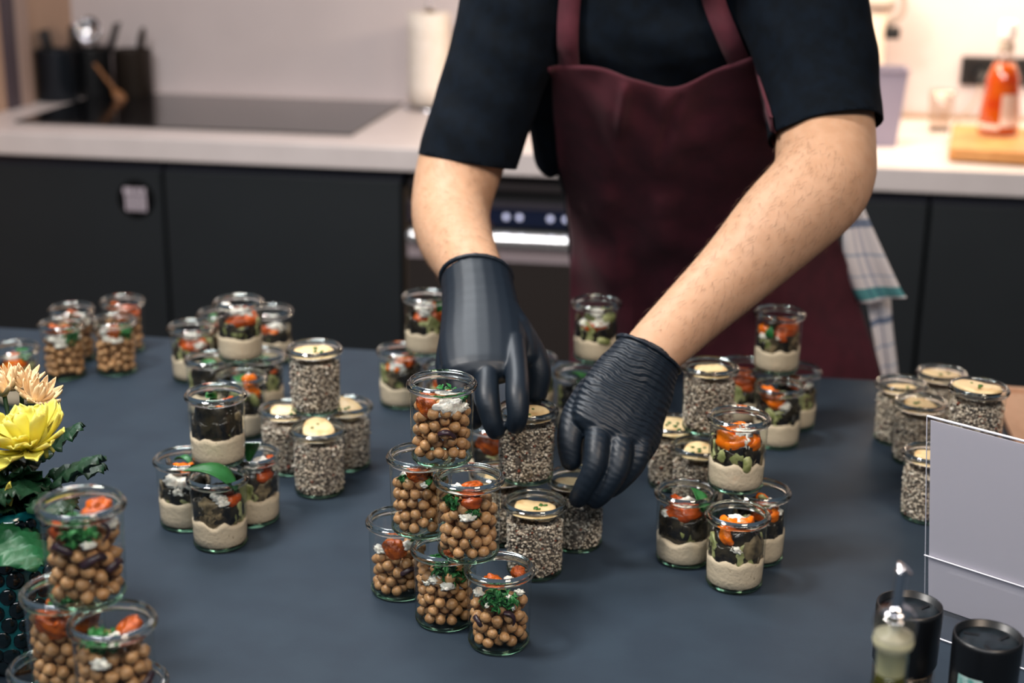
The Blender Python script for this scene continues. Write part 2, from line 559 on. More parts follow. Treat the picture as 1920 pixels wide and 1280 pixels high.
def herb_vf(seed, n=26, R=.010):
    r = random.Random(seed)
    parts = []
    for k in range(n):
        lf = leaf_vf(r.uniform(.006, .011), r.uniform(.004, .007), r.uniform(.1, .35), r.uniform(-.3, .5), 5, .25)
        m = Matrix.Translation((r.uniform(-R, R), r.uniform(-.004, .004), r.uniform(-.6 * R, .6 * R))) @ Matrix.Rotation(r.uniform(0, 6.28), 4, 'Z') @ Matrix.Rotation(r.uniform(-1.4, 1.4), 4, 'X') @ Matrix.Rotation(r.uniform(-.8, .8), 4, 'Y')
        parts.append(xf(lf, m))
    return join(*parts)
ME['herbs'] = [mesh_of('chopped_herbs', herb_vf(s), m_herb) for s in (1, 2, 3)]
def arc_strip(r0, w, span, seed, bend=.3):
    r = random.Random(seed)
    P = [(r0 * math.sin(a), -r0 * math.cos(a) * .6, bend * r0 * math.sin(a * 2 + seed)) for a in [span * (k / 5 - .5) for k in range(6)]]
    return tube(P, [(w * .5, w), (w * .5, w * 1.1), (w * .5, w * 1.1), (w * .5, w), (w * .5, w), (w * .4, w * .6)], 8, 2)
ME['onion'] = [mesh_of('onion_strip', arc_strip(.009, .0026, 2.4, s), m_onion) for s in (1, 2)]
ME['zucstrip'] = [mesh_of('zucchini_strip', arc_strip(.010, .0045, 1.7, s, .2), m_zuc) for s in (3, 4)]

def hummus_vf(h, seed):
    prof = [(0, .0040), (.0250, .0040), (.0272, .0066), (.0277, .014)]
    n = 4
    for k in range(1, n + 1):
        prof.append((.0277 + .0006 * k / n, .014 + (h - .014) * k / n))
    prof += [(.024, h + .001), (.014, h + .002), (0, h + .002)]
    V, F = lathe(prof, 40)
    for v in V:
        if v.z > h - .012:
            k = (v.z - (h - .012)) / .012
            a = noise.noise(Vector((v.x * 70 + seed * 9, v.y * 70, seed)))
            v.z += a * .007 * min(1, k)
    return V, F
ME['hummus'] = [mesh_of('hummus', hummus_vf(h, s), m_hum) for s, h in enumerate((.0295, .032, .0275))]

def quinoa_vf(seed, top=.056):
    r = random.Random(seed)
    base = ico(1, 1)
    V, F = [], []
    tot = 2300
    for k in range(tot):
        if k < 1700:
            z = r.uniform(.005, top)
            a = r.uniform(0, 2 * PI)
            rr = .0268 + .0008 * (z / top) + r.uniform(-.0016, .0002)
            if z < .009: rr -= .0012
        else:
            z = top + r.uniform(-.001, .0016); a = r.uniform(0, 2 * PI); rr = .0262 * math.sqrt(r.random())
        c = Vector((rr * math.cos(a), rr * math.sin(a), z))
        s = r.uniform(.0010, .0015)
        if r.random() < .05: s *= 1.8
        m = Matrix.Translation(c) @ Matrix.Rotation(r.uniform(0, 6), 4, 'Z') @ Matrix.Rotation(r.uniform(0, 6), 4, 'X') @ Matrix.Diagonal((s * 1.25, s, s * .75, 1))
        n0 = len(V)
        V += [m @ v for v in base[0]]
        F += [tuple(i + n0 for i in f) for f in base[1]]
    return V, F
ME['quinoa'] = [mesh_of('quinoa', quinoa_vf(s, t), m_q) for s, t in ((1, .056), (2, .058))]
ME['qcore'] = [mesh_of('quinoa_core', lathe([(0, .0038), (.0245, .0042), (.0262, .0085), (.0264, .055), (.02, .0565), (0, .057)], 32), m_qcore)]
def slice_vf(seed, R=.0185, h=.0055, k=1.0):
    V, F = lathe([(0, -h / 2), (R * .8, -h / 2), (R * .97, -h * .3), (R, 0), (R * .97, h * .32), (R * .85, h / 2), (R * .5, h * .46), (0, h * .44)], 36)
    for v in V:
        a = math.atan2(v.y, v.x)
        q = 1 + .09 * math.sin(2 * a + seed) + .05 * math.sin(3 * a + seed * 2.1)
        v.x *= q * k; v.y *= q
        v.z += .0016 * noise.noise(Vector((v.x * 90, v.y * 90, seed * 3.3)))
    return V, F
def slab_vf(seed, a=.017, b=.0125, h=.006):
    V, F = slice_vf(seed, 1, h)
    for v in V:
        l = math.hypot(v.x, v.y)
        if l > 1e-6:
            c, s = v.x / l, v.y / l
            f = min(l, 1) / max(1e-6, (abs(c) ** 4 + abs(s) ** 4) ** .25)
            v.x, v.y = c * f * a, s * f * b
    return V, F
ME['slice'] = [mesh_of('grilled_slice', slice_vf(s, .0185, .0055, kk), m_slice) for s, kk in ((1, 1), (2.2, 1.08), (4, .95))] + [mesh_of('grilled_slice', slab_vf(3), m_slice)]
ME['fleck'] = [mesh_of('parsley_fleck', ico(1, .0016, (1.3, 1, .45), .5, 2, s), m_fleck) for s in (1, 2)]

PART = dict(tomato='roasted_tomato', red='roasted_pepper', orange='roasted_pepper', feta='feta_crumb', fetablock='feta_block', egg='eggplant_piece', eggflesh='eggplant_piece',
            zuc='zucchini_piece', zucstrip='zucchini_strip', basil='basil_leaf', herbs='chopped_herbs', onion='onion_strip', fleck='parsley_fleck', slice='grilled_slice', hummus='hummus', quinoa='quinoa', qcore='quinoa_core', chickpea='chickpea')

def put(j, kind, az, r, z, sc=1, rot=(0, 0, 0), var=None, par=None):
    me = ME[kind][(rnd.randrange(len(ME[kind])) if var is None else var) % len(ME[kind])]
    a = math.radians(az)
    if r > .015: r = min(r * 1.06 - max(0, (sc if not hasattr(sc, '__len__') else 1) - 1) * .005, .0245)
    e = Matrix.Rotation(a, 3, 'Z') @ Matrix.Rotation(rot[2], 3, 'Z') @ Matrix.Rotation(rot[0], 3, 'X') @ Matrix.Rotation(rot[1], 3, 'Y')
    o = ob(PART[kind], me, par or j, (r * math.sin(a), -r * math.cos(a), z), e.to_euler(), sc)
    if kind in ('quinoa', 'hummus', 'herbs'):
        if kind == 'quinoa': o['kind'] = 'stuff'
    return o

def jar(name, x, y, lev, label, group):
    e = empty(name, (x, y, T + .0003 + lev * JH), math.atan2(-x, y))
    tag(e, label, 'jar', group)
    ob('wall', ME['wall'][0], e)
    ob('rim', ME['rim'][0], e)
    ob('base', ME['base'][0], e)
    ob('base_ring', ME['ring'][0], e)
    return e

def U(a, b): return rnd.uniform(a, b)

def chick(x, y, lev, label, tops, layers=5, inner=True):
    e = jar('chickpea_jar', x, y, lev, label, 'small glass jars of chickpea salad')
    # settle equal spheres in the glass by pushing overlapping ones apart
    R_, rp, top = .0271, .0057, .006 + layers * .0094
    n = int(17 * layers)
    P = []
    for k in range(n):
        a_ = U(0, 2 * PI); q_ = (R_ - rp) * math.sqrt(rnd.random())
        P.append(Vector((q_ * math.cos(a_), q_ * math.sin(a_), U(.0045 + rp, top))))
    for it in range(36):
        for i in range(n):
            pi = P[i]
            for j_ in range(i):
                d_ = pi - P[j_]
                l2 = d_.length_squared
                if l2 < (2 * rp) ** 2 and l2 > 1e-12:
                    l = math.sqrt(l2)
                    d_ *= (2 * rp - l) * .5 / l
                    pi += d_
                    P[j_] -= d_
        for pi in P:
            h_ = math.hypot(pi.x, pi.y)
            if h_ > R_ - rp:
                pi.x *= (R_ - rp) / h_; pi.y *= (R_ - rp) / h_
            pi.z = min(max(pi.z - .0001, .0040 + rp), top)
    for pi in P:
        if math.hypot(pi.x, pi.y) < .009 and pi.z < top - .012: continue       # never seen from outside
        o = ob('chickpea', ME['chickpea'][rnd.randrange(4)], e, pi, (U(0, 6), U(0, 6), U(0, 6)), U(.93, 1.04))
    for t in tops:
        put(e, *t)
    return e

def scatter_feta(n, z0, z1, az0=-100, az1=100, r0=.008, r1=.022, s0=.5, s1=1.1):
    return [('feta', U(az0, az1), U(r0, r1), U(z0, z1), U(s0, s1), (U(0, 6), U(0, 6), U(0, 6))) for _ in range(n)]

def chick_top(style):
    zt = .0555
    if style == 0:   # tomato left, feta block centre, herbs behind
        return [('tomato', -52, .0165, .056, .95, (0, .3, 0), 0), ('fetablock', 22, .0175, .0575, 1.05, (0, .1, 0)), ('feta', 62, .021, .055, .9), ('herbs', 25, .006, .066, .9, (.6, 0, 0)),
                ('herbs', 75, .018, .060, .6), ('onion', 12, .0215, .034, .95, (0, .2, 0))] + scatter_feta(4, .05, .057, -10, 80, .014, .022, .4, .8)
    if style == 1:   # tomato right at the rim, feta left, herbs front left
        return [('tomato', 12, .010, .066, 1.0, (1.1, 0, .4), 1), ('red', 8, .0200, .0585, .75, (0, 0, 0)), ('fetablock', -42, .014, .067, .75, (.6, 0, 0)), ('herbs', -50, .0195, .055, .85), ('herbs', 8, .021, .048, .7),
                ('feta', -4, .0235, .046, .95), ('feta', 6, .0235, .0475, .7)]
    if style == 2:   # big herb bunch in front, two tomatoes behind
        return [('herbs', -4, .0205, .0545, 1.1), ('herbs', 18, .0205, .050, 1.0), ('herbs', -24, .020, .048, .9), ('tomato', -32, .009, .0655, .8, (1.0, 0, 0), 2), ('tomato', 120, .0185, .066, .65, (1.0, 0, 0)), ('feta', -60, .0205, .056, .9), ('feta', 55, .010, .066, .8),
                ('onion', 25, .021, .037, .95, (0, .9, 0)), ('onion', -50, .0205, .030, .8, (0, .9, 0))] + scatter_feta(4, .044, .06, -40, 50, .021, .0235, .35, .7)
    if style == 3:   # herbs mostly, feta
        return [('herbs', 0, .018, .056, 1.1), ('herbs', 40, .019, .052, 1.0), ('herbs', -30, .010, .062, 1.0), ('feta', -25, .022, .052, .9), ('feta', 5, .0235, .047, 1.0), ('feta', -45, .022, .048, .8), ('tomato', 150, .012, .062, .8)]
    if style == 4:   # tomato left, feta
        return [('tomato', -12, .0185, .0535, .95, (0, .4, 0), 1), ('feta', -60, .021, .05, 1.0), ('feta', 25, .019, .056, 1.1), ('herbs', 60, .017, .056, .8), ('onion', 20, .021, .032, .9)]
    if style == 5:   # tomatoes and feta at back
        return [('tomato', -5, .014, .062, .95, (.9, 0, 0), 0), ('herbs', -50, .0195, .053, .7), ('herbs', 40, .0195, .054, .9), ('feta', 70, .02, .055, 1.0)] + scatter_feta(3, .05, .056)
    return []

def quin(x, y, lev, label, sl=None, flecks=3, spin=0):
    e = jar('quinoa_jar', x, y, lev, label, 'small glass jars of quinoa salad')
    v = rnd.randrange(2)
    q = put(e, 'quinoa', spin or U(-180, 180), 0, 0, 1, (0, 0, 0), v)
    put(e, 'qcore', 0, 0, 0)
    if sl:
        az, r, z, sc, tilt, var = sl
        s = put(e, 'slice', az, r, z + .0035, sc * 1.12, (tilt, 0, 0), var)
        for k in range(flecks):
            o = ob('parsley_fleck', ME['fleck'][k % 2], s, (U(-.008, .008), U(-.009, .006), .0030), (0, 0, U(0, 6)), U(.7, 1.3))
    return e

def hug_vf(half, hh, seed, R=.0248, t=.003):
    V, F = [], []
    nr, na = 5, 22
    def P(rho, th):
        k = rho * (1 + .28 * math.sin(2 * th + seed) + .16 * math.sin(5 * th + seed * 2.3) * rho)
        a = half * k * math.cos(th); z_ = hh * k * math.sin(th) + .25 * a * R * math.sin(seed)
        r_ = R + .0009 * math.sin(a * 9 + seed) + .0008 * noise.noise(Vector((a * 6, z_ * 300, seed)))
        return Vector((r_ * math.sin(a), -r_ * math.cos(a), z_))
    V.append(P(0, 0))
    for i in range(1, nr + 1):
        V += [P(i / nr, 2 * PI * k / na) for k in range(na)]
    F += [(0, 1 + (k + 1) % na, 1 + k) for k in range(na)]
    for i in range(nr - 1):
        b0, b1 = 1 + i * na, 1 + (i + 1) * na
        F += [(b0 + k, b0 + (k + 1) % na, b1 + (k + 1) % na, b1 + k) for k in range(na)]
    return thick((V, F), t)
ME['hugdark'] = [mesh_of('eggplant_sheet', hug_vf(.62, .012, s), m_egg) for s in (1, 2, 3)]
ME['hugolive'] = [mesh_of('zucchini_sheet', hug_vf(.45, .010, s), m_zuc) for s in (4, 5)]
ME['hugflesh'] = [mesh_of('eggplant_slice', hug_vf(.42, .011, s), m_eggf) for s in (6, 7)]
PART.update(hugdark='eggplant_piece', hugolive='zucchini_piece', hugflesh='eggplant_piece')

def humm(x, y, lev, label, items=None, hv=None, seed=0, mix=('hugdark', 'hugdark', 'hugolive', 'hugdark', 'hugflesh', 'hugolive')):
    e = jar('layered_salad_jar', x, y, lev, label, 'small glass jars of hummus and grilled vegetables')
    put(e, 'hummus', U(-180, 180), 0, 0, 1, (0, 0, 0), hv)
    if items is None: items = humm_mix(seed)
    for k in range(7):
        put(e, mix[rnd.randrange(len(mix))], -180 + k * 51.4 + U(-14, 14), 0, U(.037, .044), 1, (0, 0, 0))
    for t in items: put(e, *t)
    return e

def humm_mix(seed, dark=.5, topc='red'):
    r = random.Random(seed * 13 + 5)
    it = []
    for k in range(9):
        az = -160 + k * 40 + r.uniform(-12, 12)
        kind = r.choice(['egg', 'egg', 'zuc', 'eggflesh', 'zucstrip'] if r.random() > .15 else ['egg'])
        it.append((kind, az, .0195, r.uniform(.034, .043), r.uniform(.8, 1.05), (r.uniform(-.3, .3), r.uniform(-.9, .9), 0)))
    for k in range(4):
        it.append((r.choice(['egg', 'zuc']), r.uniform(-180, 180), .008, r.uniform(.036, .05), 1, (r.uniform(0, 2), 0, 0)))
    for k in range(3):
        it.append((topc if r.random() > .25 else ('orange' if topc == 'red' else 'red'), r.uniform(-80, 80) if k else r.uniform(-50, 50), .0165, r.uniform(.052, .059), r.uniform(.75, 1.0), (r.uniform(-.5, .6), r.uniform(-.5, .5), 0)))
    it.append((topc, 170, .015, .056, .9, (.4, 0, 0)))
    for k in range(5):
        it.append(('feta', r.uniform(-100, 100), r.uniform(.006, .020), r.uniform(.058, .066), r.uniform(.6, 1.15), (r.uniform(0, 6), r.uniform(0, 6), 0)))
    if r.random() > .45:
        it.append(('basil', r.uniform(-60, 60), .012, .068, .75, (r.uniform(.3, .9), r.uniform(-.4, .4), r.uniform(0, 3))))
    return it

# ---- centre pyramid of chickpea jars
chick(-.260, 1.261, 2, 'topmost chickpea jar of the centre pyramid, beside the left black glove', chick_top(0))
chick(-.283, 1.274, 1, 'middle-row chickpea jar on the left of the centre pyramid', chick_top(5), 5)
chick(-.229, 1.230, 1, 'middle-row chickpea jar on the right of the centre pyramid, tomato and feta on top', chick_top(1))
chick(-.310, 1.297, 0, 'leftmost bottom chickpea jar of the centre pyramid', chick_top(4), 4)
chick(-.254, 1.245, 0, 'middle bottom chickpea jar of the centre pyramid, herbs and feta on top', chick_top(3))
chick(-.197, 1.211, 0, 'frontmost chickpea jar of the centre pyramid with a bunch of green herbs', chick_top(2), 4)
# ---- quinoa jars in the hands
quin(-.204, 1.419, 1, 'quinoa jar held by the two black gloved hands', (20, .006, .0685, .95, .05, 0), 2)
quin(-.186, 1.363, 0, 'quinoa jar with a square grilled slice, in front of the gloved hands', (-8, .004, .0645, 1.1, .12, 3), 5)
quin(-.153, 1.436, 0, 'quinoa jar under the right-hand black glove', (0, .004, .064, 1, 0, 1))
quin(-.233, 1.436, 0, 'quinoa jar almost hidden behind the centre chickpea pyramid', (0, .002, .064, 1, 0, 2))
# ---- middle back, layered salads
humm(-.395, 1.819, 1, 'upper hummus salad jar left of the left black glove', [('egg', -25, .0195, .036, 1.1), ('egg', 20, .0195, .037, 1.1), ('egg', 60, .0195, .037, 1), ('egg', -70, .0195, .037, 1), ('zuc', -5, .0205, .043, .7), ('egg', 180, .015, .04, 1.1), ('red', -20, .0175, .050, .9), ('red', 42, .0185, .050, 1.1), ('basil', 45, .017, .062, .8, (1.3, 0, 0)), ('feta', -5, .019, .057, 1.2), ('feta', 8, .016, .063, 1.1), ('red', 100, .015, .058, 1), ('feta', -60, .012, .06, 1)], 0)
humm(-.432, 1.829, 0, 'lower hummus salad jar left of the left black glove', [('egg', -35, .0195, .036, 1), ('zuc', -5, .0198, .036, .8), ('egg', 35, .0195, .037, 1), ('egg', 80, .019, .037, 1), ('egg', -90, .019, .038, 1), ('zuc', 20, .0195, .042, .8), ('fetablock', -18, .0185, .056, .9), ('orange', -15, .0215, .055, .5), ('orange', -42, .019, .055, .7), ('red', 90, .013, .060, 1.1), ('egg', 180, .013, .044, 1), ('orange', 40, .008, .062, 1)], 0)
humm(-.358, 1.775, 0, 'hummus salad jar behind the top chickpea jar, next to the left glove', None, None, 3)
humm(-.176, 1.833, 1, 'upper hummus salad jar between the two forearms', [('egg', 30, .0195, .037, 1.1), ('egg', -60, .0195, .036, 1), ('zucstrip', 25, .021, .030, 1.0), ('egg', 75, .0195, .038, 1), ('eggflesh', -20, .0195, .036, .7), ('red', -25, .0195, .047, 1), ('red', 10, .0195, .048, .9), ('feta', -42, .021, .051, 1.4), ('feta', 15, .0205, .053, 1.6), ('feta', -10, .018, .058, 1.3), ('zuc', 55, .019, .056, 1), ('feta', 12, .014, .063, 1.4), ('egg', 180, .014, .045, 1.2), ('zucstrip', -20, .016, .060, .9)], 0)
humm(-.256, 1.828, 0, 'hummus salad jar behind the left thumb, with green strips on top', [('egg', 0, .0195, .04, 1.1), ('egg', 50, .0195, .038, 1), ('zuc', 30, .02, .036, .9), ('egg', -50, .0195, .038, 1), ('zucstrip', 35, .015, .062, 1.1), ('zucstrip', 60, .016, .058, 1.1, (0, .8, 0)), ('basil', 40, .015, .066, .9, (.7, .4, .8)), ('red', 10, .016, .055, 1), ('egg', 170, .015, .045, 1)])
humm(-.190, 1.782, 0, 'hummus salad jar with a large basil leaf, under the upper jar between the forearms', [('basil', -15, .012, .069, 1.05, (.25, .2, 1.3), 0), ('basil', 30, .014, .066, .9, (.5, -.3, -.6), 0), ('egg', 0, .0195, .043, 1.1), ('eggflesh', -30, .0195, .042, 1), ('egg', 50, .0195, .04, 1), ('red', 18, .019, .051, .9), ('feta', 30, .021, .059, .9), ('feta', -5, .021, .060, .8), ('egg', -80, .0195, .04, 1), ('egg', 170, .015, .045, 1)])
humm(-.130, 1.818, 0, 'hummus salad jar half hidden behind the right-hand glove cuff', None, None, 7)
humm(-.265, 1.577, 0, 'hummus salad jar seen between the chickpea pyramid and the held quinoa jar', [('tomato', -10, .0165, .057, 1.3, (0, 0, 0)), ('tomato', 40, .017, .055, 1.1), ('zuc', 0, .0198, .038, 1.1), ('zuc', 40, .0198, .036, 1), ('egg', -50, .0195, .038, 1), ('egg', 90, .0195, .04, 1.1), ('red', 100, .015, .058, 1.2), ('egg', 180, .015, .045, 1.2)])
# ---- left front pile of layered salads
humm(-.530, 1.404, 1, 'upper hummus salad jar on the left, nearly black with eggplant', [('egg', -60, .0190, .043, 1.35), ('egg', -25, .0192, .041, 1.5, (0, .6, 0)), ('egg', 8, .0192, .045, 1.5), ('egg', 40, .0190, .044, 1.4, (0, -.7, 0)), ('egg', 75, .0190, .043, 1.3), ('egg', -15, .0195, .052, 1.3), ('egg', 28, .0195, .053, 1.3), ('egg', -60, .0185, .054, 1.1), ('egg', 130, .018, .043, 1.3), ('egg', -120, .018, .043, 1.3), ('egg', 180, .018, .045, 1.3), ('zuc', 22, .0240, .042, .35), ('zuc', 26, .0240, .036, .4), ('eggflesh', 62, .0225, .052, .7),
     ('basil', -40, .012, .070, .85, (-.7, .5, .4), 1), ('basil', -28, .010, .072, .7, (-.9, -.4, -.4), 1), ('orange', 40, .012, .066, .75, (.6, .2, 0)), ('red', 62, .015, .068, .6, (.6, 0, 0)), ('fetablock', 10, .009, .067, .6), ('feta', 0, .017, .063, 1), ('feta', 30, .019, .060, .9)], 1, 0, ('hugdark',))
humm(-.572, 1.411, 0, 'leftmost lower hummus salad jar in the left front pile', [('feta', -35, .021, .054, 1.8, (0, .2, 0)), ('feta', -5, .0215, .053, 1.7), ('feta', -20, .0225, .046, 1.3), ('egg', 25, .0195, .042, 1.3), ('egg', -50, .0195, .038, 1.1), ('zuc', 5, .0215, .034, .75), ('zuc', -40, .0215, .036, .6), ('egg', 0, .018, .036, 1.1), ('orange', -2, .010, .067, .9, (.7, 0, 0)), ('egg', -55, .013, .067, .8, (.9, .2, 0)), ('basil', -25, .004, .071, .9, (.1, .2, 1.4)), ('egg', 90, .0195, .04, 1.1), ('egg', 180, .015, .043, 1.2)])
humm(-.519, 1.369, 0, 'front hummus salad jar of the left pile with a basil leaf across the rim', [('eggflesh', -30, .0215, .037, 1.2, (0, .3, 0)), ('eggflesh', -12, .0210, .040, 1.0, (0, 1.2, 0)), ('zuc', 48, .0205, .038, .9, (0, 1.4, 0)), ('egg', 20, .0195, .038, 1.1, (0, 1.4, 0)), ('egg', 75, .0195, .04, 1.1), ('egg', -85, .0195, .04, 1), ('eggflesh', -30, .0215, .049, 1.1), ('red', 40, .0205, .053, .85), ('feta', 10, .0225, .055, 1.0), ('feta', 2, .0215, .060, 1.0), ('feta', -8, .0215, .063, .8), ('basil', -30, .0190, .0760, 1.75, (.32, .05, 1.75), 0), ('egg', 0, .012, .055, 1.1), ('red', 10, .012, .060, .9), ('egg', 180, .015, .045, 1.2)], 0)
humm(-.505, 1.435, 0, 'right lower hummus salad jar of the left pile, feta and pepper on top', [('egg', 25, .0195, .040, 1.4), ('egg', 55, .0195, .038, 1.3), ('egg', -10, .0195, .042, 1.3), ('egg', 85, .0195, .042, 1.2), ('feta', 20, .018, .066, 1.7), ('feta', 40, .016, .068, 1.6), ('feta', 5, .018, .065, 1.4), ('red', 62, .017, .066, 1.0, (.7, 0, 0)), ('red', 40, .0195, .055, .9), ('basil', 5, .006, .078, 1.0, (-1.0, .2, .3)), ('egg', -60, .0195, .042, 1.2), ('egg', 180, .015, .045, 1.2), ('onion', 70, .010, .071, .9)])
# ---- back left pile of layered salads
humm(-.623, 1.747, 1, 'upper hummus salad jar of the pile at the back left', [('zuc', -30, .0205, .041, 1.0, (0, .9, 0)), ('zuc', 0, .0205, .036, 1.0, (0, -.9, 0)), ('egg', 35, .0195, .038, 1.1), ('egg', 65, .0195, .04, 1), ('zuc', 20, .021, .034, .8), ('egg', -75, .0195, .04, 1.1), ('red', -10, .0185, .052, 1.1), ('red', 50, .018, .054, 1.2), ('fetablock', -12, .013, .064, 1), ('feta', 25, .014, .064, 1.3), ('feta', -60, .018, .071, 1.3), ('feta', 40, .017, .060, 1), ('egg', 180, .015, .045, 1.2)], 1)
humm(-.739, 1.877, 0, 'leftmost lower hummus salad jar of the back left pile', [('red', 5, .0175, .052, 1.4), ('orange', 30, .019, .047, 1.1), ('feta', 25, .0225, .053, 1.2), ('feta', 0, .015, .064, 1.5), ('feta', 20, .014, .066, 1.3), ('eggflesh', -45, .0205, .042, .9), ('egg', 10, .0195, .038, 1.1), ('zuc', -60, .02, .038, .9), ('egg', 60, .0195, .038, 1), ('egg', -110, .0195, .04, 1), ('egg', 180, .015, .045, 1.2)], 1)
humm(-.723, 1.948, 0, 'hummus salad jar at the very back of the back left pile', None, None, 12)
humm(-.657, 1.975, 0, 'rightmost rear hummus salad jar of the back left pile', [('zuc', -20, .02, .038, .9), ('egg', 20, .0195, .038, 1), ('egg', -55, .0195, .04, 1), ('eggflesh', 40, .02, .042, .9), ('red', -25, .0195, .051, .8), ('feta', 15, .0195, .053, 1.7), ('orange', 10, .021, .048, .6), ('egg', 90, .0195, .04, 1), ('egg', 180, .015, .045, 1.2)])
humm(-.665, 1.745, 0, 'lower hummus salad jar behind the nearly black jar, eggplant at the glass', [('egg', -30, .0195, .052, 1.4), ('egg', 10, .0195, .050, 1.4), ('egg', 50, .0195, .05, 1.3), ('egg', -70, .0195, .05, 1.3), ('egg', -20, .0195, .036, 1.2), ('zuc', 30, .0195, .038, 1), ('egg', 80, .0195, .036, 1.1), ('basil', -15, .008, .067, .9, (.2, 0, 1)), ('egg', 180, .015, .05, 1.3)])
humm(-.601, 1.683, 0, 'lower hummus salad jar with an orange pepper curl sticking out', [('orange', 40, .016, .070, 1.1, (.4, .9, 0)), ('orange', 30, .020, .062, .9, (0, 1.2, 0)), ('orange', 50, .021, .056, .8, (0, .9, 0)), ('feta', 20, .021, .06, 1), ('zucstrip', 35, .0215, .050, 1.1, (0, .9, 0)), ('egg', 10, .0195, .042, 1.2), ('egg', 60, .0195, .042, 1.2), ('egg', -40, .0195, .042, 1.2), ('basil', -10, .006, .069, 1, (.2, 0, .6)), ('zuc', -10, .018, .055, 1), ('egg', 100, .0195, .042, 1.2), ('egg', 180, .015, .045, 1.2)])
humm(-.606, 1.775, 0, 'dark hummus salad jar at the right of the back left pile', [('egg', 40, .0195, .045, 1.4), ('egg', 70, .0195, .043, 1.4), ('egg', 10, .0195, .045, 1.3), ('egg', -30, .0195, .042, 1.2), ('red', 45, .0205, .055, .6), ('basil', 10, .014, .069, .9, (.5, .3, .2)), ('egg', 100, .0195, .045, 1.2), ('egg', 180, .015, .045, 1.2), ('egg', 50, .0195, .032, 1.2)])
# ---- left quinoa pile
quin(-.474, 1.576, 1, 'upper quinoa jar of the left quinoa pile', (15, .003, .0665, 1.02, .12, 1), 5)
quin(-.512, 1.581, 0, 'lower quinoa jar on the left of the left quinoa pile', (-5, .003, .067, .92, .35, 3), 2)
quin(-.447, 1.606, 0, 'lower quinoa jar on the right of the left quinoa pile', (15, .005, .068, .98, .35, 2), 3)
quin(-.456, 1.523, 0, 'front quinoa jar of the left quinoa pile with a folded grilled slice', (-5, .003, .072, .98, .25, 2), 2)
# ---- back left chickpea jars
chick(-.883, 1.981, 0, 'rear right chickpea jar of the four in the back left corner', [('tomato', -45, .015, .068, .9, (.7, 0, 0)), ('tomato', 0, .0175, .058, 1.0), ('feta', -30, .019, .062, 1.4), ('feta', 10, .016, .065, 1.4), ('red', 60, .0185, .058, 1.1), ('red', 30, .018, .064, .9)])
chick(-.855, 1.886, 0, 'front right chickpea jar of the four in the back left corner', [('tomato', -5, .0195, .061, .8), ('feta', -35, .0205, .060, 1.7), ('feta', -18, .0215, .053, 1.5), ('feta', 5, .0215, .052, 1.3), ('herbs', 35, .0195, .056, 1), ('herbs', 50, .018, .060, .8)])
chick(-.936, 1.927, 0, 'rear left chickpea jar of the four in the back left corner', [('tomato', 0, .012, .068, .9, (.8, 0, 0)), ('feta', 40, .020, .062, 1.7), ('feta', 60, .0195, .056, 1.5), ('herbs', 10, .019, .057, .9)])
chick(-.917, 1.854, 0, 'front left chickpea jar of the four in the back left corner', [('tomato', -35, .0155, .069, 1.0, (.8, 0, 0)), ('tomato', 20, .0145, .069, .8, (.8, 0, 0)), ('fetablock', -25, .0205, .060, 1.0), ('feta', -10, .0215, .051, 1.3), ('herbs', 25, .0205, .060, 1.1), ('herbs', 32, .0205, .054, 1.0), ('feta', 62, .020, .058, 1.2)])
# ---- far left layered salad behind the flowers
humm(-.929, 1.739, 0, 'hummus salad jar behind the flowers at the left edge', [('orange', -10, .0195, .053, 1.3, (0, -.2, 0)), ('egg', 15, .0198, .045, 1.4, (0, -.2, 0)), ('egg', -25, .0195, .044, 1.2), ('zuc', 30, .0205, .037, 1.1), ('zuc', 62, .0205, .045, .9, (0, 1.3, 0)), ('egg', 48, .0195, .037, .9, (0, 1.3, 0)), ('feta', 5, .016, .062, 1.6), ('feta', 20, .016, .064, 1.7), ('feta', -15, .014, .067, 1.5), ('basil', 45, .012, .067, .95, (.3, .2, -.6), 0), ('tomato', -15, .012, .067, .6), ('egg', 100, .0195, .045, 1.2), ('egg', 180, .015, .045, 1.2)], 1)
# ---- front left chickpea jars
chick(-.463, .943, 2, 'topmost large-looking chickpea jar at the front left, before the flower vase', [('tomato', 48, .0145, .0735, .95, (1.15, 0, .2), 0), ('red', -48, .0190, .0655, .62), ('red', -62, .0195, .057, .75), ('herbs', -12, .015, .065, 1.0, (.5, 0, 0)), ('herbs', 2, .0205, .058, .95), ('herbs', -20, .0205, .056, .9), ('onion', 36, .0225, .060, .8, (0, 1.5, 0)), ('feta', 60, .0215, .062, 1.1), ('feta', 70, .0205, .060, 1.0), ('feta', 8, .0235, .0525, .8), ('feta', 20, .013, .068, .8), ('onion', -38, .0215, .050, 1.0), ('onion', 15, .0205, .040, 1.1), ('onion', 60, .0205, .030, 1.1)])
chick(-.433, .916, 1, 'middle front-left chickpea jar with a tomato half at its rim', [('tomato', 62, .0135, .070, .95, (.8, 0, 0), 1), ('herbs', -25, .010, .064, 1.1, (.8, 0, 0)), ('herbs', -40, .016, .062, 1.0, (.5, 0, 0)), ('herbs', 10, .006, .064, .9, (.8, 0, 0)), ('feta', 10, .014, .066, 1.3), ('feta', 30, .012, .067, 1.2), ('feta', -25, .0215, .052, 1.0), ('onion', 60, .0215, .032, 1)])
chick(-.488, .954, 1, 'front-left chickpea jar with a red layer of tomato, under the topmost one', [('tomato', -25, .0165, .058, 1.2), ('tomato', 20, .0165, .057, 1.2), ('herbs', 0, .008, .067, 1.0, (.7, 0, 0)), ('tomato', 65, .0165, .056, 1.0), ('tomato', 180, .013, .058, 1)])
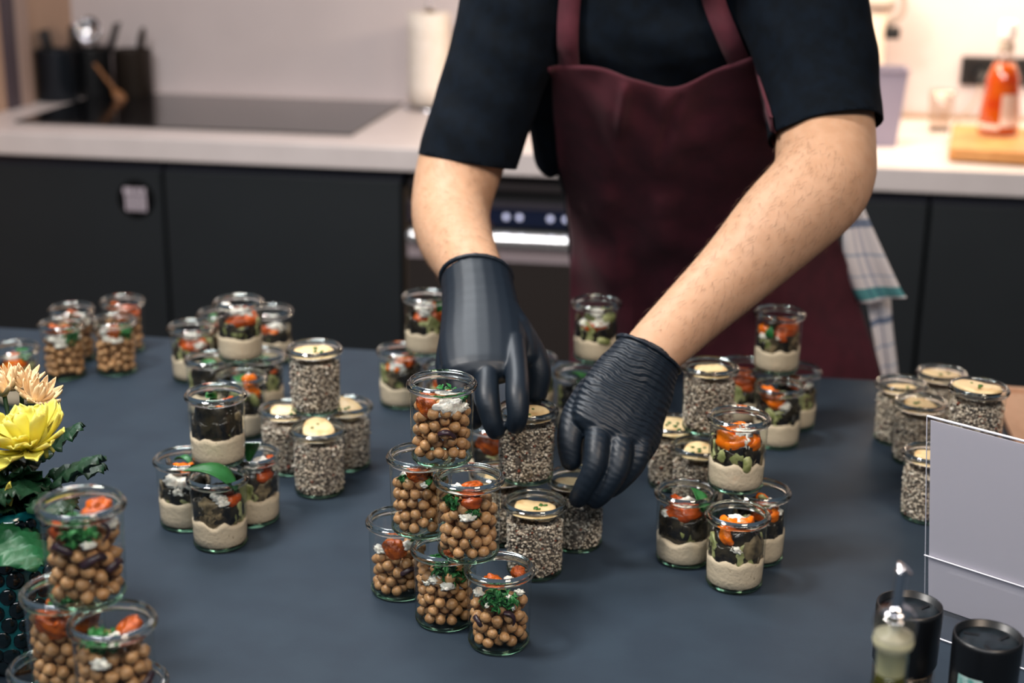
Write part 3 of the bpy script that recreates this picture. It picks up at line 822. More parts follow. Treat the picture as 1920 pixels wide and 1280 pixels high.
chick(-.515, .973, 0, 'bottom front-left chickpea jar cut off by the lower left corner', [('tomato', -8, .014, .066, .8, (.7, 0, 0)), ('tomato', 35, .0165, .057, 1.0), ('tomato', -40, .0175, .055, 1.0), ('herbs', 100, .012, .062, 1)])
chick(-.448, .965, 0, 'chickpea jar below the front left stack, at the bottom edge of the picture', chick_top(5))
# ---- right front layered salads
humm(.010, 1.436, 1, 'upper hummus salad jar of the right front pile with orange pepper', [('orange', -28, .0175, .0525, 1.35, (0, .3, 0)), ('orange', 5, .0185, .0515, 1.3, (0, -.2, 0)), ('orange', 45, .0185, .054, 1.1, (0, -.2, 0)), ('orange', -5, .008, .064, .95, (.5, 0, 0)), ('feta', 15, .018, .059, 1.5, (0, 1.2, 0)), ('feta', 22, .0215, .054, 1.2, (0, 1.4, 0)), ('feta', 35, .014, .064, 1.7), ('feta', 15, .012, .066, 1.3), ('feta', 50, .02, .055, .9),
     ('zuc', -22, .0205, .040, 1.25, (0, .2, 0)), ('zucstrip', 22, .0215, .033, .95, (0, 1.3, 0)), ('eggflesh', 15, .0200, .041, .8), ('egg', 50, .0198, .041, 1.3, (0, .9, 0)), ('egg', 72, .0195, .040, 1.2), ('egg', -62, .0195, .042, 1.1), ('egg', -5, .018, .036, 1.1), ('egg', 110, .0195, .042, 1.2), ('egg', 180, .015, .045, 1.3), ('orange', 170, .015, .055, 1.1)], 0)
humm(-.039, 1.419, 0, 'left lower hummus salad jar of the right front pile, red pepper on top', [('red', -30, .0185, .055, 1.1, (0, .1, 0)), ('red', 15, .0175, .058, .9), ('tomato', -20, .010, .065, .7, (.8, 0, 0)), ('red', -45, .010, .066, .8, (.5, .4, 0)), ('feta', -55, .0225, .056, .9), ('feta', -15, .013, .066, 1.3), ('fetablock', 25, .008, .068, .6, (.5, .5, 0)), ('basil', 55, .013, .070, .9, (.6, .3, -.4), 0), ('egg', -30, .0195, .037, 1.3), ('zuc', 8, .0215, .036, .8, (0, 1.2, 0)), ('eggflesh', -22, .0205, .047, .8), ('egg', 40, .0195, .039, 1.3), ('egg', -72, .0195, .038, 1.2), ('egg', 5, .018, .046, 1.2), ('egg', 80, .0195, .04, 1.2), ('egg', 180, .015, .045, 1.3)], 2)
humm(.014, 1.372, 0, 'front hummus salad jar of the right pile with two orange pepper cubes and feta', [('orange', -26, .0140, .0685, 1.0, (.7, .2, 0)), ('orange', 26, .0130, .0685, 1.0, (.7, -.3, 0)), ('orange', -26, .0215, .058, .75, (0, 1.0, 0)), ('feta', -38, .015, .067, 1.2), ('feta', 0, .011, .069, 1.3), ('feta', 12, .007, .070, 1.3), ('feta', 30, .010, .069, 1.2), ('feta', 52, .016, .066, 1.1), ('eggflesh', 62, .012, .070, .7, (0, 1.2, 0)), ('feta', -20, .003, .070, 1.2), ('feta', 2, .0235, .0475, .9, (0, .2, 0)),
     ('egg', -35, .0198, .043, 1.4), ('egg', -8, .0198, .041, 1.5), ('egg', 18, .0198, .044, 1.4), ('eggflesh', 44, .0222, .045, 1.5, (0, -.9, 0)), ('egg', 30, .0212, .031, .9, (0, .5, 0)), ('egg', 72, .0195, .043, 1.1), ('egg', -70, .0195, .045, 1.1), ('egg', 60, .010, .054, 1.1), ('egg', 10, .0195, .053, 1.0), ('egg', 110, .0195, .042, 1.2), ('egg', 180, .015, .045, 1.3)], 1)
humm(.035, 1.436, 0, 'right lower hummus salad jar of the right front pile, half hidden', [('orange', 40, .0185, .056, 1.0), ('red', 15, .018, .056, 1.0), ('feta', 50, .017, .065, 1.2, (0, 1, 0)), ('feta', 35, .0165, .064, 1.2), ('zucstrip', 30, .010, .073, 1.0, (.3, .3, 0)), ('orange', 20, .012, .068, .7, (0, 1.2, 0)), ('feta', 62, .021, .057, .9), ('egg', 30, .0195, .043, 1.4), ('egg', 60, .0195, .040, 1.4), ('egg', 0, .0195, .042, 1.2), ('egg', 90, .0195, .04, 1.2), ('egg', 180, .015, .045, 1.3)])
# ---- right middle quinoa
quin(-.024, 1.597, 1, 'upper quinoa jar under the right forearm', (25, .004, .0665, .95, .15, 3), 2)
quin(-.061, 1.616, 0, 'lower quinoa jar just right of the right-hand glove', (-10, .003, .068, 1.0, .3, 1), 5)
quin(-.030, 1.550, 0, 'lower quinoa jar behind the right front hummus pile', (-10, .003, .0655, 1.0, .1, 2), 5)
# ---- right back layered salads
humm(.055, 1.832, 1, 'upper hummus salad jar of the right back pile, red pepper against the apron', [('red', 40, .0180, .054, 1.35, (0, -.2, 0)), ('red', 20, .0195, .049, 1.0), ('red', -10, .0195, .046, .9), ('basil', -22, .0235, .055, .75, (1.5, .1, 0)), ('orange', -62, .0195, .054, .9), ('feta', 5, .0215, .049, .9), ('feta', -45, .0215, .048, 1.0), ('egg', 40, .0198, .040, 1.4), ('egg', 10, .0198, .038, 1.3), ('zuc', -30, .0202, .040, 1.0), ('egg', -55, .0195, .037, 1.2), ('egg', 72, .0195, .04, 1.2), ('egg', 180, .015, .045, 1.3)], 0)
humm(.081, 1.844, 0, 'right lower hummus salad jar of the right back pile', [('red', 10, .017, .060, .9), ('feta', 30, .016, .064, 1.3), ('feta', 50, .019, .060, 1.1), ('eggflesh', 45, .0205, .042, 1.1), ('eggflesh', 68, .0205, .040, 1.0), ('egg', 25, .0195, .042, 1.2), ('egg', -10, .0195, .042, 1.2), ('egg', 95, .0195, .04, 1.1), ('egg', 180, .015, .045, 1.3)])
humm(.015, 1.855, 0, 'left lower hummus salad jar of the right back pile, reddish pepper at the rim', [('red', -5, .0185, .056, 1.2), ('red', 25, .0185, .050, 1.0), ('tomato', 0, .010, .065, .9, (.6, 0, 0)), ('zuc', -5, .0200, .038, .9), ('egg', 30, .0195, .038, 1.3), ('egg', -45, .0195, .038, 1.2), ('egg', 80, .0195, .04, 1.2), ('egg', 180, .015, .045, 1.3)])
humm(.059, 1.774, 0, 'front lower hummus salad jar of the right back pile with bright orange pepper', [('orange', -30, .0175, .066, 1.25, (.2, .5, 0)), ('orange', -10, .0195, .059, 1.0, (0, .5, 0)), ('zuc', 20, .010, .067, 1.0, (.9, 0, 0)), ('feta', 8, .0205, .057, 1.4), ('feta', 22, .0215, .056, 1.1), ('egg', 55, .0195, .045, 1.4), ('egg', 75, .0195, .04, 1.2), ('zuc', 10, .0202, .044, .9, (0, .9, 0)), ('zuc', -15, .0202, .038, .8, (0, -.9, 0)), ('zuc', 28, .0205, .036, .7, (0, 1.2, 0)), ('egg', 0, .0185, .040, 1.2), ('egg', -45, .0195, .042, 1.2), ('eggflesh', -50, .0205, .042, .8), ('egg', 180, .015, .045, 1.3)], 1)
# ---- far right quinoa
quin(.209, 1.814, 0, 'leftmost quinoa jar of the group behind the white menu card', (25, .007, .063, .95, .25, 1), 1)
quin(.264, 1.868, 0, 'rearmost quinoa jar of the group behind the white menu card', (-5, .002, .067, 1.08, .05, 1), 2)
quin(.226, 1.747, 0, 'middle quinoa jar of the group behind the white menu card', (15, .003, .066, 1.05, .15, 2), 3)
quin(.263, 1.578, 1, 'upper quinoa jar rising behind the white menu card', (-10, .004, .072, 1.12, -.05, 1), 4)
quin(.221, 1.577, 0, 'front quinoa jar peeking out left of the white menu card', (20, .004, .066, 1.0, .3, 3), 2)
quin(.2905, 1.560, 0, 'quinoa jar hidden behind the white menu card', (0, 0, .064, 1, 0, 0), 1)
# ================================================================== PERSON
m_skin = pmat('skin', '#c0987b', .52, '#b99072', 70, bump=.12, bscale=420, sss=.18, sssr=.006, spec=.35)
m_tee = pmat('navy_cotton', '#07101a', .9, '#050b12', 60, bump=.25, bscale=900, spec=.15)
m_trs = pmat('dark_trousers', '#15171c', .85)
m_shoe = pmat('black_shoe', '#0b0b0c', .5)
m_hair = pmat('brown_hair', '#2b1c13', .6, '#1c120c', 90)
m_apron = pmat('burgundy_cotton', '#4e1826', .85, '#431320', 40, bump=.3, bscale=1100, sheen=.05)

per = empty('person', (S(1290, 560, 2.25).x, 2.28, 0))
tag(per, 'person in navy t-shirt, burgundy apron and black gloves arranging the jars', 'person')
PO = Matrix.Translation(-per.location)
def pmk(name, vf, mat, par=None, smooth=True):
    return mk(name, xf(vf, PO) if par is None else xf(vf, PO), mat, par or per, smooth)

def pts(*rows): return [S(*r) for r in rows]

# --- skin: head, neck, torso, both arms and the hands inside the gloves, one continuous surface
armA = pts((1000, -50, 1.88), (935, 90, 1.85), (900, 210, 1.82), (866, 300, 1.79), (846, 385, 1.745), (852, 440, 1.68), (874, 488, 1.59), (897, 532, 1.52), (902, 560, 1.503))
rA = [.052, .057, .054, .0535, .0490, .0450, .0375, (.0315, .025), (.022, .016)]
armB = pts((1480, -50, 1.81), (1522, 90, 1.77), (1543, 200, 1.73), (1548, 280, 1.68), (1538, 345, 1.635), (1462, 423, 1.60), (1380, 508, 1.57), (1292, 592, 1.525), (1214, 670, 1.477), (1200, 694, 1.467))
rB = [.052, .058, .056, .0555, .0555, .0510, .0425, .0355, (.0315, .0265), (.027, .022)]
sp = pts((1290, 600, 2.27), (1285, 480, 2.22), (1272, 330, 2.12), (1258, 180, 2.02), (1246, 40, 1.94), (1240, -50, 1.90), (1238, -110, 1.87), (1236, -160, 1.84), (1236, -200, 1.82))
rs = [(.165, .115), (.160, .110), (.150, .100), (.165, .105), (.180, .105), (.170, .085), (.085, .065), (.060, .060), (.058, .058)]
hc = S(1236, -300, 1.775)
head = [tube([hc + Vector((0, .02, -.075)), hc, hc + Vector((0, .01, .05)), hc + Vector((0, .02, .085))], [(.052, .062), (.074, .094), (.072, .092), (.05, .065)], 20, 4, side=(1, 0, 0)),
        tube([hc + Vector((0, -.085, .005)), hc + Vector((0, -.105, -.022)), hc + Vector((0, -.090, -.032))], [.008, .014, .010], 10, 3),
        xf(ico(2, .02, (.35, .8, 1.2)), Matrix.Translation(hc + Vector((-.076, .01, -.005)))),
        xf(ico(2, .02, (.35, .8, 1.2)), Matrix.Translation(hc + Vector((.076, .01, -.005)))),
        xf(ico(2, .02, (1.1, .35, .3)), Matrix.Translation(hc + Vector((0, -.082, -.055)))),
        xf(ico(2, .012, (1.2, .6, .8)), Matrix.Translation(hc + Vector((-.03, -.078, .012)))),
        xf(ico(2, .012, (1.2, .6, .8)), Matrix.Translation(hc + Vector((.03, -.078, .012))))]
elb = xf(ico(2, .030), Matrix.Translation(S(1580, 362, 1.655)))
bodyv = join(tube(armA, rA, 20, 5), tube(armB, rB, 20, 5), tube(sp, rs, 24, 4, side=(1, 0, 0)), elb, *head)
body = pmk('body', remesh(bodyv, .0055, 8), m_skin)
body['label'] = 'bare forearms'
pmk('hair', remesh(xf(ico(3, 1, (.083, .098, .085), .12, 4), Matrix.Translation(hc + Vector((0, .028, .05)))), .006, 3), m_hair, per)

for s in (-1, 1):
    ey = hc + Vector((s * .030, -.0765, .003))
    eo = pmk('eye', xf(ico(2, .0115, (1.1, 1, .75)), Matrix.Translation(ey)), pmat('eye_white', '#e8e2dc', .3))
    pmk('iris', xf(ico(2, .0052, (1, .5, 1)), Matrix.Translation(ey + Vector((0, -.0100, -.003)))), pmat('iris_brown', '#2a1a10', .2), eo)
    pmk('eyebrow', tube([hc + Vector((s * .016, -.094, .024)), hc + Vector((s * .032, -.094, .029)), hc + Vector((s * .048, -.084, .024))], [.003, .0035, .002], 8, 3), m_hair)
# --- t-shirt
slA = pts((1010, -62, 1.885), (972, 0, 1.87), (944, 90, 1.85), (912, 190, 1.825), (881, 284, 1.795), (870, 325, 1.785))
rsA = [.062, .070, .0650, .0625, .0610, .0605]
slB = pts((1468, -62, 1.82), (1500, 0, 1.795), (1525, 90, 1.77), (1541, 180, 1.735), (1546, 245, 1.70), (1548, 285, 1.68))
rsB = [.062, .073, .070, .0650, .0630, .063]
spt = sp[1:7]
rst = [(.178, .128), (.170, .122), (.186, .124), (.200, .122), (.188, .102), (.092, .074)]
lobe = tube(pts((1030, 120, 1.96), (1034, 200, 1.99), (1037, 285, 2.03)), [(.05, .05), (.034, .05), (.026, .045)], 14, 4, side=(1, 0, 0))
chest = tube(pts((1075, 20, 1.93), (1250, 60, 1.92), (1430, 20, 1.90)), [(.075, .10), (.08, .11), (.075, .10)], 16, 4, side=(0, 0, 1))
trap = tube(pts((1030, -55, 1.89), (1140, -100, 1.88), (1238, -118, 1.875), (1340, -100, 1.855), (1450, -55, 1.83)), [.055, .056, .062, .056, .055], 16, 4)
tee = remesh(join(trap, tube(slA, rsA, 24, 5), tube(slB, rsB, 24, 5), tube(spt, rst, 28, 4, side=(1, 0, 0)), lobe, chest), .007, 7)
# sleeve hems are open: cut the closing caps away, then give the cloth a thickness
def cut(vf, p, d, rad):
    bm = bmesh.new()
    vv = [bm.verts.new(v) for v in vf[0]]
    for f in vf[1]: bm.faces.new([vv[i] for i in f])
    fs = [f for f in bm.faces if (f.calc_center_median() - p).length < rad]
    g = set(fs) | {e for f in fs for e in f.edges} | {v for f in fs for v in f.verts}
    bmesh.ops.bisect_plane(bm, geom=list(g), plane_co=p, plane_no=d, dist=1e-5)
    kill = [f for f in bm.faces if (f.calc_center_median() - p).length < rad and (f.calc_center_median() - p).dot(d) > 1e-5]
    bmesh.ops.delete(bm, geom=kill, context='FACES')
    return bmd(bm)
tee = cut(tee, S(881, 302, 1.795), (S(868, 330, 1.795) - S(884, 230, 1.805)).normalized(), .15)
tee = cut(tee, S(1544, 246, 1.70), (S(1570, 300, 1.69) - S(1545, 190, 1.72)).normalized(), .15)
def folds(vf, amp):
    out = []
    for v in vf[0]:
        a = math.sin(v.z * 95 + v.x * 70 + 3 * noise.noise(v * 6)) * .5 + noise.noise(v * 16)
        out.append(v + Vector((.35, -1, .1)) * (amp * a))
    return out, vf[1]
tee = folds(tee, .0040)
tee_o = pmk('t_shirt', thick(tee, .0022), m_tee)
bvh = BVHTree.FromPolygons([tuple(v) for v in tee[0]], tee[1])
def front(p, off=.006):
    """pull a point in front of the shirt"""
    h = bvh.ray_cast(Vector((p.x, p.y - .6, p.z)), Vector((0, 1, 0)))
    if h[0] is not None and h[0].y - off < p.y:
        return Vector((p.x, h[0].y - off, p.z))
    return p

# --- apron
rows = [[(1050, 108, 1.93), (1130, 116, 1.885), (1195, 140, 1.868), (1268, 158, 1.858), (1345, 122, 1.868), (1412, 90, 1.90)],
        [(1051, 205, 1.985), (1130, 205, 1.90), (1195, 210, 1.875), (1268, 215, 1.868), (1350, 205, 1.875), (1462, 200, 1.95)],
        [(1064, 320, 2.07), (1130, 322, 1.985), (1195, 325, 1.955), (1275, 328, 1.945), (1370, 322, 1.955), (1510, 320, 2.06)],
        [(1071, 450, 2.13), (1140, 450, 2.05), (1210, 452, 2.025), (1290, 455, 2.015), (1400, 452, 2.025), (1572, 450, 2.15)],
        [(1069, 580, 2.16), (1150, 580, 2.105), (1220, 580, 2.085), (1300, 580, 2.075), (1430, 580, 2.085), (1612, 572, 2.20)],
        [(1072, 700, 2.18), (1160, 700, 2.125), (1230, 700, 2.10), (1310, 700, 2.09), (1460, 702, 2.10), (1652, 700, 2.17)],
        [(1078, 900, 2.20), (1170, 900, 2.14), (1240, 900, 2.11), (1330, 900, 2.10), (1480, 900, 2.11), (1690, 880, 2.20)],
        [(1085, 1150, 2.20), (1180, 1150, 2.15), (1250, 1150, 2.12), (1340, 1150, 2.11), (1490, 1150, 2.12), (1700, 1120, 2.22)]]
NC = 61
CREASE = [((.05, .30), (.45, .335), 1), ((.45, .335), (.9, .28), 1), ((.02, .34), (.25, .45), -1), ((.25, .45), (.62, .475), -1), ((.02, .39), (.22, .52), 1), ((.08, .12), (.30, .28), -1),
          ((.36, .03), (.30, .20), 1), ((.50, .26), (.64, .05), -1), ((.55, .22), (.95, .16), 1), ((.70, .45), (.85, .75), -1), ((.80, .45), (.97, .72), 1), ((.30, .55), (.28, .95), 1), ((.50, .55), (.54, .95), -1)]
def crease(u, t):
    s = 0
    for (a0, b0), (a1, b1), k in CREASE:
        du, dt = a1 - a0, b1 - b0
        q = max(0, min(1, ((u - a0) * du + (t - b0) * dt) / (du * du + dt * dt)))
        d2 = (u - a0 - q * du) ** 2 + (t - b0 - q * dt) ** 2
        s += k * math.exp(-d2 / .022 ** 2) * (1 - (2 * q - 1) ** 4)
    return s
dense_cols = []
for r in rows:
    c = catmull([tuple(S(*p)) for p in r], 12)
    dense_cols.append([Vector(p) for p in c])
grid_pts = []
for ci in range(NC):
    grid_pts.append(catmull([tuple(dense_cols[r][ci]) for r in range(len(rows))], 7))
nrow = len(grid_pts[0])
V = []
for j in range(nrow):
    for i in range(NC):
        p = front(Vector(grid_pts[i][j]), .008)
        u = i / (NC - 1); t = j / nrow
        fold = .010 * math.sin(u * 21 + 2.2 * math.sin(t * 5) + t * 4) * (.25 + t) + .007 * noise.noise(Vector((u * 4, t * 5, 2))) \
            - .010 * math.exp(-((t - .30 - .12 * (u - .4) ** 2) / .022) ** 2) + .008 * math.sin((t * 30) + u * 3 + 4 * noise.noise(Vector((u * 3, t * 4, 7)))) * math.exp(-((t - .42) / .12) ** 2)
        fold += .0085 * crease(u, t)
        p = front(p + Vector((0, -fold - .004, 0)), .006)
        if p.z < T + .03: p.y = max(p.y, 2.062)
        V.append(p)
F = [(j * NC + i, j * NC + i + 1, (j + 1) * NC + i + 1, (j + 1) * NC + i) for j in range(nrow - 1) for i in range(NC - 1)]
apr = pmk('apron', thick((V, F), .0022), m_apron)
def ribbon(points, w, par, mat, t=.0025, name='strap', off=.010):
    c = [Vector(p) for p in catmull([tuple(p) for p in points], 8)]
    L = []
    for i, p in enumerate(c):
        tg = (c[min(i + 1, len(c) - 1)] - c[max(i - 1, 0)]).normalized()
        sd = tg.cross(Vector((0, -1, 0))).normalized()
        L.append((front(p - sd * w / 2, off), front(p + sd * w / 2, off)))
    V = [q for a in L for q in (a[0], (a[0] + a[1]) / 2, a[1])]
    F = [(3 * i + k, 3 * i + k + 1, 3 * i + 4 + k, 3 * i + 3 + k) for i in range(len(L) - 1) for k in range(2)]
    return pmk(name, thick((V, F), t), mat, par)
sA = ribbon(pts((1079, 125, 1.91), (1080, 60, 1.905), (1082, 0, 1.90), (1090, -70, 1.89), (1120, -150, 1.88)), .026, per, m_apron)
sB = ribbon(pts((1392, 112, 1.90), (1368, 55, 1.89), (1345, 0, 1.885), (1325, -70, 1.88), (1300, -150, 1.87)), .026, per, m_apron)
sA.parent = apr; sB.parent = apr
for s_ in (sA, sB): s_.matrix_parent_inverse = Matrix.Identity(4)

# --- trousers and shoes behind the table
hx = S(1290, 600, 2.27)
legs = []
for s in (-1, 1):
    legs.append(tube([hx + Vector((s * .085, .02, .0)), Vector((hx.x + s * .10, 2.30, .50)), Vector((hx.x + s * .11, 2.32, .10))], [.098, .072, .055], 18, 6))
pel = tube([hx + Vector((0, .01, -.06)), hx + Vector((0, 0, .06))], [(.175, .125), (.172, .122)], 24, 3, side=(1, 0, 0))
pmk('trousers', remesh(join(pel, *legs), .008, 5), m_trs)
for s in (-1, 1):
    pmk('shoe', remesh(join(tube([(hx.x + s * .11, 2.35, .05), (hx.x + s * .12, 2.25, .045), (hx.x + s * .125, 2.13, .032)], [(.042, .048), (.045, .042), (.04, .03)], 14, 4, side=(1, 0, 0))), .006, 3), m_shoe)

# --- gloves
m_glove, nt, b = nmat('black_nitrile')
b.inputs['Base Color'].default_value = lin('#1a2530')
b.inputs['Roughness'].default_value = .42
b.inputs['Specular IOR Level'].default_value = .45
b.inputs['Sheen Weight'].default_value = .1
def glove_mat(name, axis, sc, strength, lim):
    m, nt, b = nmat(name)
    b.inputs['Base Color'].default_value = lin('#0e1924')
    b.inputs['Roughness'].default_value = .47
    b.inputs['Specular IOR Level'].default_value = .38
    geo = N(nt, 'ShaderNodeNewGeometry')
    dp = N(nt, 'ShaderNodeVectorMath', operation='DOT_PRODUCT')
    dp.inputs[1].default_value = axis
    nt.links.new(geo.outputs['Position'], dp.inputs[0])
    no = N(nt, 'ShaderNodeTexNoise'); no.inputs['Scale'].default_value = 26; no.inputs['Detail'].default_value = 3
    nt.links.new(geo.outputs['Position'], no.inputs['Vector'])
    ad = N(nt, 'ShaderNodeMath', operation='MULTIPLY_ADD'); ad.inputs[1].default_value = .018
    nt.links.new(no.outputs['Fac'], ad.inputs[0]); nt.links.new(dp.outputs['Value'], ad.inputs[2])
    mu = N(nt, 'ShaderNodeMath', operation='MULTIPLY'); mu.inputs[1].default_value = sc
    nt.links.new(ad.outputs[0], mu.inputs[0])
    si = N(nt, 'ShaderNodeMath', operation='SINE'); nt.links.new(mu.outputs[0], si.inputs[0])
    bp = N(nt, 'ShaderNodeBump'); bp.inputs['Distance'].default_value = .0012
    mr = N(nt, 'ShaderNodeMapRange'); mr.inputs['From Min'].default_value = lim[0]; mr.inputs['From Max'].default_value = lim[1]; mr.inputs['To Min'].default_value = strength; mr.inputs['To Max'].default_value = strength * .12
    nt.links.new(dp.outputs['Value'], mr.inputs['Value']); nt.links.new(mr.outputs[0], bp.inputs['Strength'])
    nt.links.new(si.outputs[0], bp.inputs['Height'])
    nt.links.new(bp.outputs[0], b.inputs['Normal'])
    return m

def glove(name, wrist, palm, fingers, mat, voxel=.0016, sm=6):
    parts = []
    for (rows_, rad, side) in wrist + palm:
        parts.append(tube([S(*r) for r in rows_], rad, 22, 5, side=side, cap=('end' if rows_ is wrist[0][0] else True)))
    for rows_, rad in fingers:
        parts.append(tube([S(*r) for r in rows_], rad, 16, 6))
    vf = remesh(join(*parts), voxel, sm)
    return pmk(name, vf, mat)

# left in the picture: back of the hand up, index and middle finger over the jar front, thumb behind the rim
axA = (S(905, 660, 1.43) - S(897, 530, 1.52)).normalized()
gA = glove('glove',
      [([(893, 520, 1.535), (899, 560, 1.506), (903, 600, 1.475), (905, 645, 1.440), (907, 690, 1.405)], [(.0385, .032), (.0400, .0295), (.0428, .026), (.0455, .0225), (.0425, .0185)], CR)],
      [([(945, 590, 1.487), (975, 635, 1.47), (985, 665, 1.46)], [.019, .0175, .015], None)],
      [([(961, 645, 1.440), (969, 700, 1.394), (970, 740, 1.367), (971, 776, 1.356), (967, 796, 1.357)], [.0140, .0120, .0122, .0108, .0098]),
       ([(915, 655, 1.436), (913, 705, 1.392), (914, 748, 1.367), (922, 786, 1.358), (929, 806, 1.358)], [.0145, .0122, .0124, .0110, .0100]),
       ([(874, 650, 1.446), (864, 700, 1.408), (862, 735, 1.392), (876, 772, 1.392), (888, 788, 1.394)], [.0140, .0125, .0116, .0108, .010]),
       ([(845, 635, 1.455), (836, 680, 1.43), (838, 718, 1.42), (850, 745, 1.42)], [.0125, .0112, .0102, .0095]),
       ([(965, 615, 1.475), (997, 660, 1.468), (1011, 700, 1.460), (1006, 738, 1.455)], [.0175, .0145, .0130, .0115])],
      glove_mat('black_nitrile_smooth', tuple(axA), 420, .05, (axA.dot(S(900, 560, 1.5)), axA.dot(S(908, 700, 1.4)))))
gA['label'] = 'smooth black glove on the hand at the left'
cA = pmk('rolled_cuff', remesh(tube([S(893, 520, 1.535) + (CR * math.cos(a) * .0385 + (CR.cross(axA)).normalized() * math.sin(a) * .032) for a in [2 * PI * k / 24 for k in range(25)]], [.0030] * 25, 8, 1), .0014, 2), gA.data.materials[0])
cA.parent = gA; cA.matrix_parent_inverse = Matrix.Identity(4)

axB = (S(1150, 790, 1.44) - S(1225, 660, 1.485)).normalized()
sdB = axB.cross(CF).normalized()
gB = glove('glove',
      [([(1216, 664, 1.482), (1200, 695, 1.468), (1180, 730, 1.455)], [(.0360, .031), (.040, .0305), (.044, .028)], sdB)],
      [([(1195, 705, 1.465), (1168, 755, 1.440), (1150, 805, 1.415)], [(.0430, .0280), (.0475, .0240), (.0455, .0190)], sdB)],
      [([(1112, 735, 1.455), (1080, 780, 1.428), (1069, 825, 1.408), (1071, 862, 1.400)], [.0185, .0155, .0138, .0115]),
       ([(1122, 790, 1.422), (1119, 835, 1.390), (1114, 875, 1.376), (1096, 914, 1.374), (1084, 934, 1.378)], [.0145, .0126, .0118, .0110, .0100]),
       ([(1160, 800, 1.425), (1163, 845, 1.395), (1156, 884, 1.382), (1132, 920, 1.378), (1116, 936, 1.381)], [.0145, .0126, .0118, .0110, .0100]),
       ([(1192, 795, 1.435), (1200, 836, 1.412), (1190, 870, 1.402), (1164, 900, 1.397), (1146, 916, 1.396)], [.0140, .0122, .0112, .0104, .0095]),
       ([(1216, 775, 1.452), (1224, 806, 1.436), (1214, 838, 1.424), (1190, 868, 1.416), (1172, 884, 1.415)], [.0125, .0110, .0100, .0095, .0088])],
      glove_mat('black_nitrile_creased', tuple(axB), 1000, .55, (axB.dot(S(1160, 770, 1.44)), axB.dot(S(1130, 850, 1.4)))))
gB['label'] = 'finely creased black glove on the hand at the right'
cB = pmk('rolled_cuff', remesh(tube([S(1216, 664, 1.482) + (sdB * math.cos(a) * .0365 + (sdB.cross(axB)).normalized() * math.sin(a) * .0315) for a in [2 * PI * k / 24 for k in range(25)]], [.0028] * 25, 8, 1), .0014, 2), gB.data.materials[0])
cB.parent = gB; cB.matrix_parent_inverse = Matrix.Identity(4)

# --- fine hair on the forearms
hr = random.Random(3)
bme = body.data
segs = [(armA[4], armA[7]), (armB[4], armB[8])]
hv, hf = [], []
polys = [p for p in bme.polygons]
for a_, b_ in segs:
    ax_ = (b_ - a_)
    L2 = ax_.length_squared
    cand = []
    for p in polys:
        c_ = p.center - PO.to_translation() * 1
        k_ = (c_ - a_).dot(ax_) / L2
        if -.05 < k_ < .92 and (c_ - a_ - ax_ * k_).length < .07 and p.normal.dot(CF) < .3:
            cand.append((c_, p.normal.copy()))
    for _ in range(1500):
        c_, n_ = cand[hr.randrange(len(cand))]
        c_ = c_ + Vector((hr.uniform(-.003, .003), hr.uniform(-.003, .003), hr.uniform(-.003, .003)))
        d_ = ax_.normalized() + n_.cross(ax_.normalized()) * hr.uniform(-.5, .9)
        d_ = (d_ - n_ * d_.dot(n_)).normalized()
        l_ = hr.uniform(.006, .012)
        w_ = n_.cross(d_).normalized() * .00009
        p1_, p2_, p3_ = c_ - n_ * .0006, c_ + d_ * l_ * .5 + n_ * .0010, c_ + d_ * l_ + n_ * .0008
        i0 = len(hv)
        up_ = n_ * .00012
        hv += [p1_ - w_, p1_ + w_, p1_ + up_, p2_ - w_, p2_ + w_, p2_ + up_, p3_]
        hf += [(i0, i0 + 1, i0 + 4, i0 + 3), (i0 + 1, i0 + 2, i0 + 5, i0 + 4), (i0 + 2, i0, i0 + 3, i0 + 5), (i0 + 3, i0 + 4, i0 + 6), (i0 + 4, i0 + 5, i0 + 6), (i0 + 5, i0 + 3, i0 + 6)]
ah = pmk('arm_hair', (hv, hf), pmat('arm_hair', '#5a3d28', .6), body, smooth=False)
ah['kind'] = 'stuff'
# ================================================================== TEA TOWEL tucked into the apron string
m_tw, nt, b = nmat('tea_towel_cloth')
b.inputs['Roughness'].default_value = .9
uv = tex_coord(nt, None, 'UV')
sep = N(nt, 'ShaderNodeSeparateXYZ'); nt.links.new(uv, sep.inputs[0])
def ramp(src, stops):
    c = N(nt, 'ShaderNodeValToRGB'); c.color_ramp.interpolation = 'CONSTANT'
    e = c.color_ramp.elements
    e[0].position, e[0].color = 0, stops[0][1]
    e[1].position, e[1].color = stops[1]
    for p, k in stops[2:]:
        q = e.new(p); q.color = k
    nt.links.new(src, c.inputs[0])
    return c.outputs[0]
W1, G1, B1, TL = lin('#f2ecee'), lin('#b9c3d4'), lin('#8592ab'), lin('#5fa3a8')
ry = ramp(sep.outputs[1], [(0, W1), (.05, W1), (.10, TL), (.27, W1), (.36, G1), (.375, W1), (.50, G1), (.515, W1), (.66, B1), (.70, W1), (.83, G1), (.845, W1), (.97, B1)])
WX = (1, 1, 1, 1); GX = lin('#d5dae4')
rx = ramp(sep.outputs[0], [(0, WX), (.30, GX), (.36, WX), (.46, GX), (.58, WX), (.70, GX), (.72, WX)])
mu = N(nt, 'ShaderNodeMix', data_type='RGBA', blend_type='MULTIPLY'); mu.inputs[0].default_value = 1
nt.links.new(ry, mu.inputs[6]); nt.links.new(rx, mu.inputs[7]); nt.links.new(mu.outputs[2], b.inputs['Base Color'])

